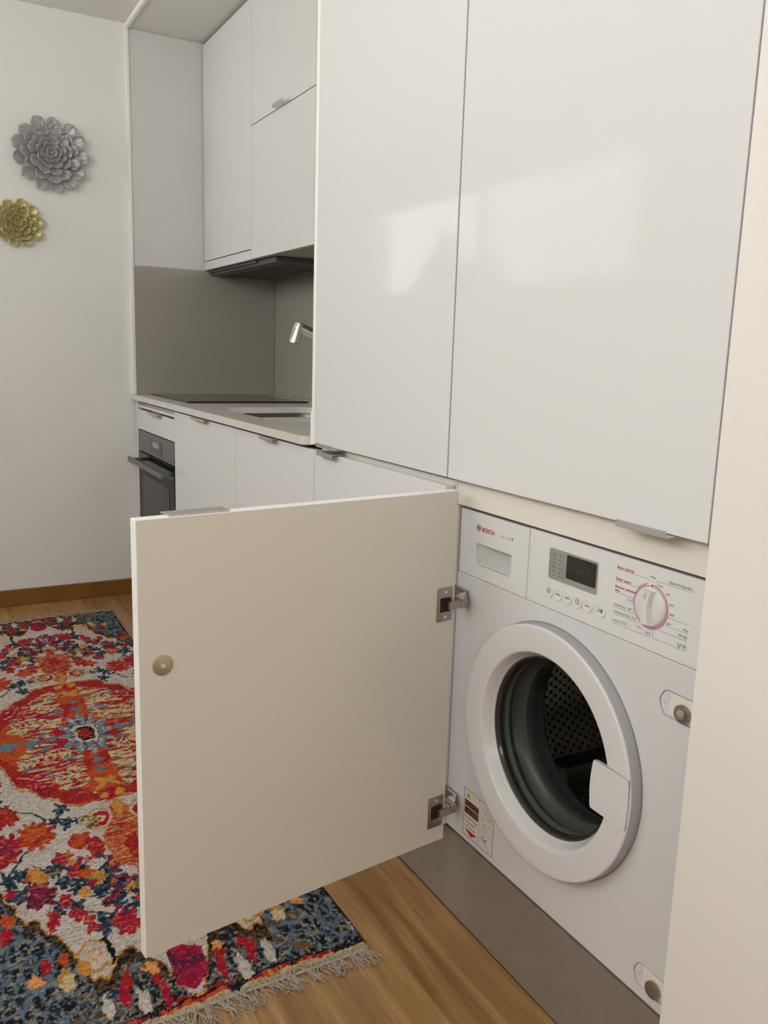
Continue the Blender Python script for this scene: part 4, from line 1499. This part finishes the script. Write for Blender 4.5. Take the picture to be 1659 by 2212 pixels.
# crimson palmette in the middle of each end
e_ = (np.abs(px_)/.034)**2.2 + (np.abs(V-1.06)/.060)**2.0
paint(ell(0, 1.00, .055, .050) < 1, ivory)
mixpaint((e_ < 1), crimson, plum*1.2, (mid-.42)*5)
paint((e_ < 1) & (fine > .60), magenta*1.3)
spots = [(.245, .985, .012, .018, peach), (.199, .990, .010, .020, mustard), (.143, 1.098, .009, .032, ivory), (.313, 1.105, .012, .018, ivory),
         (.113, 1.085, .009, .034, crimson), (.103, 1.050, .008, .024, red), (.054, 1.109, .007, .034, crimson), (.060, 1.070, .009, .020, red), (.089, 1.115, .010, .036, ivory),
         (.029, 1.150, .024, .012, red), (.194, .944, .011, .020, orange), (.226, .946, .010, .022, crimson), (.197, 1.010, .014, .020, cream),
         (.060, 1.042, .012, .014, peach), (.281, .786, .014, .022, orange), (.284, .835, .012, .026, crimson), (.20, 1.12, .012, .016, brown), (.268, .700, .010, .018, crimson)]
for a_, b_, c_, d_, cc in spots:
    paint(ell(a_, b_, c_, d_, lob=5, amp=.15) < 1, cc)
# narrow coloured band and dark line along the ends and edges
end = V > 1.148
cyc = fbm(uu, vv*0, 26, 131)
for lo_v, hi_v, cc in ((0, .42, navy), (.42, .50, crimson), (.50, .57, orange), (.57, .63, mustard), (.63, 1, red)):
    paint(end & (cyc >= lo_v) & (cyc < hi_v), cc)
paint(V > 1.160, cream*.8); paint((V > 1.145) & (V < 1.150), black)
paint((U > HWR-.007) & (V < 1.14) & (fine > .40), navy)
# worn yarn texture
spk = rng.rand(nx, ny)
rowy = fbm(uu, vv, 90, 171, 330)
sh = 1+.75*(rowy-.5)+.5*(spk-.5)
worn = (spk > .93) & (rowy > .50)
img[worn] = img[worn]*.75+cream*.25
dk = (spk < .10) & (rowy < .52)
img[dk] = img[dk]*.55
img *= sh[..., None]
img = np.clip(img, .004, .9)

zz = .0065+.0012*(fbm(uu, vv, 120, 151)-.5)+.0035*np.clip(fbm(uu, vv, 2.2, 161)-.5, 0, 1)
edged = np.minimum(HWR-np.abs(uu), HLR-np.abs(vv))
zz = np.where(edged < .003, .0035, zz)
XX = RCX+uu*(1+.018*np.clip(-vv, -1, 1.2))+.004*np.sin(vv*5+1)*(uu/HWR)
YY = RCY+vv+.006*np.sin(uu*9)
verts = np.stack([XX, YY, zz], -1).reshape(-1, 3)
idx = np.arange(nx*ny).reshape(nx, ny)
quads = np.stack([idx[:-1, :-1], idx[1:, :-1], idx[1:, 1:], idx[:-1, 1:]], -1).reshape(-1, 4)
# skirt down to the floor
border = np.concatenate([idx[:, 0], idx[-1, 1:], idx[-2::-1, -1], idx[0, -2:0:-1]])
nb = len(border)
low = verts[border].copy(); low[:, 2] = .0004
n0 = len(verts)
verts = np.concatenate([verts, low])
bi = np.arange(nb)
sk_ = np.stack([border, n0+bi, n0+(bi+1) % nb, border[(bi+1) % nb]], -1)
quads = np.concatenate([quads, sk_])
me = bpy.data.meshes.new('rug')
me.vertices.add(len(verts)); me.vertices.foreach_set('co', verts.ravel())
me.loops.add(quads.size); me.loops.foreach_set('vertex_index', quads.ravel().astype(np.int32))
me.polygons.add(len(quads)); me.polygons.foreach_set('loop_start', (np.arange(len(quads))*4).astype(np.int32))
me.update(calc_edges=True)
me.validate()
ca = me.color_attributes.new('pile_colour', 'FLOAT_COLOR', 'POINT')
flat = img.reshape(-1, 3)
cols = np.ones((len(verts), 4), np.float32)
cols[:n0, :3] = flat
cols[n0:, :3] = flat[border]*.8
ca.data.foreach_set('color', cols.ravel())
rm = bpy.data.materials.new('printed rug pile')
rm.use_nodes = True
n = rm.node_tree
b = n.nodes['Principled BSDF']
at = n.nodes.new('ShaderNodeAttribute'); at.attribute_name = 'pile_colour'
tcn = n.nodes.new('ShaderNodeTexCoord')
no = n.nodes.new('ShaderNodeTexNoise'); no.inputs['Scale'].default_value = 420; no.inputs['Detail'].default_value = 2
n.links.new(tcn.outputs['Object'], no.inputs['Vector'])
ra = n.nodes.new('ShaderNodeMapRange'); ra.inputs[1].default_value = .3; ra.inputs[2].default_value = .7; ra.inputs[3].default_value = .70; ra.inputs[4].default_value = 1.22
n.links.new(no.outputs[0], ra.inputs[0])
mx = n.nodes.new('ShaderNodeMixRGB'); mx.blend_type = 'MULTIPLY'; mx.inputs[0].default_value = 1
n.links.new(at.outputs['Color'], mx.inputs[1]); n.links.new(ra.outputs[0], mx.inputs[2])
n.links.new(mx.outputs[0], b.inputs['Base Color'])
b.inputs['Roughness'].default_value = .95
b.inputs['Specular IOR Level'].default_value = .15
bu_ = n.nodes.new('ShaderNodeBump'); bu_.inputs['Strength'].default_value = .5; bu_.inputs['Distance'].default_value = .002
n.links.new(no.outputs[0], bu_.inputs['Height']); n.links.new(bu_.outputs[0], b.inputs['Normal'])
rug_root = thing('rug', 'long multicoloured fringed runner with a red medallion on ivory and navy blue ends', 'rug', (RCX, RCY, 0))
rug = link('pile', me, rm, rug_root)
# fringe: loose yarn tassels along both short ends
for end_s, dens in ((-1, 1.0), (1, .6)):
    bm = bmesh.new()
    nT = int(62*dens)
    for q in range(nT):
        u0 = -HWR+2*HWR*(q+.5)/nT
        yb = RCY+end_s*(HLR-.002)+.006*math.sin(u0*9)
        xb = RCX+u0*(1+.018*(-end_s*HLR))
        lean = R.gauss(.25, .35)
        ln = R.uniform(.035, .062)
        for s_ in range(6):
            a_ = lean+R.gauss(0, .22)
            ph = R.uniform(0, 6.28)
            pts = []
            for w_ in range(7):
                t_ = w_/6
                off_ = .005*math.sin(t_*7+ph)*t_
                z_ = .0032*(1-t_)+.0012+.0022*abs(math.sin(t_*5+ph))
                pts.append((xb+R.uniform(-.0012, .0012)+math.sin(a_)*ln*t_+off_, yb+end_s*math.cos(a_)*ln*t_, z_))
            add_tube(bm, pts, .00065, 4, False)
    add_box(bm, RCX-HWR*1.0, RCX+HWR*1.0, RCY+end_s*HLR-.0015 + (.0 if end_s > 0 else -.003), RCY+end_s*HLR+.0015+(.003 if end_s > 0 else 0), .0012, .0044)
    o = bm_obj('fringe', bm, M['fringe'], rug_root)
    o['kind'] = 'stuff'
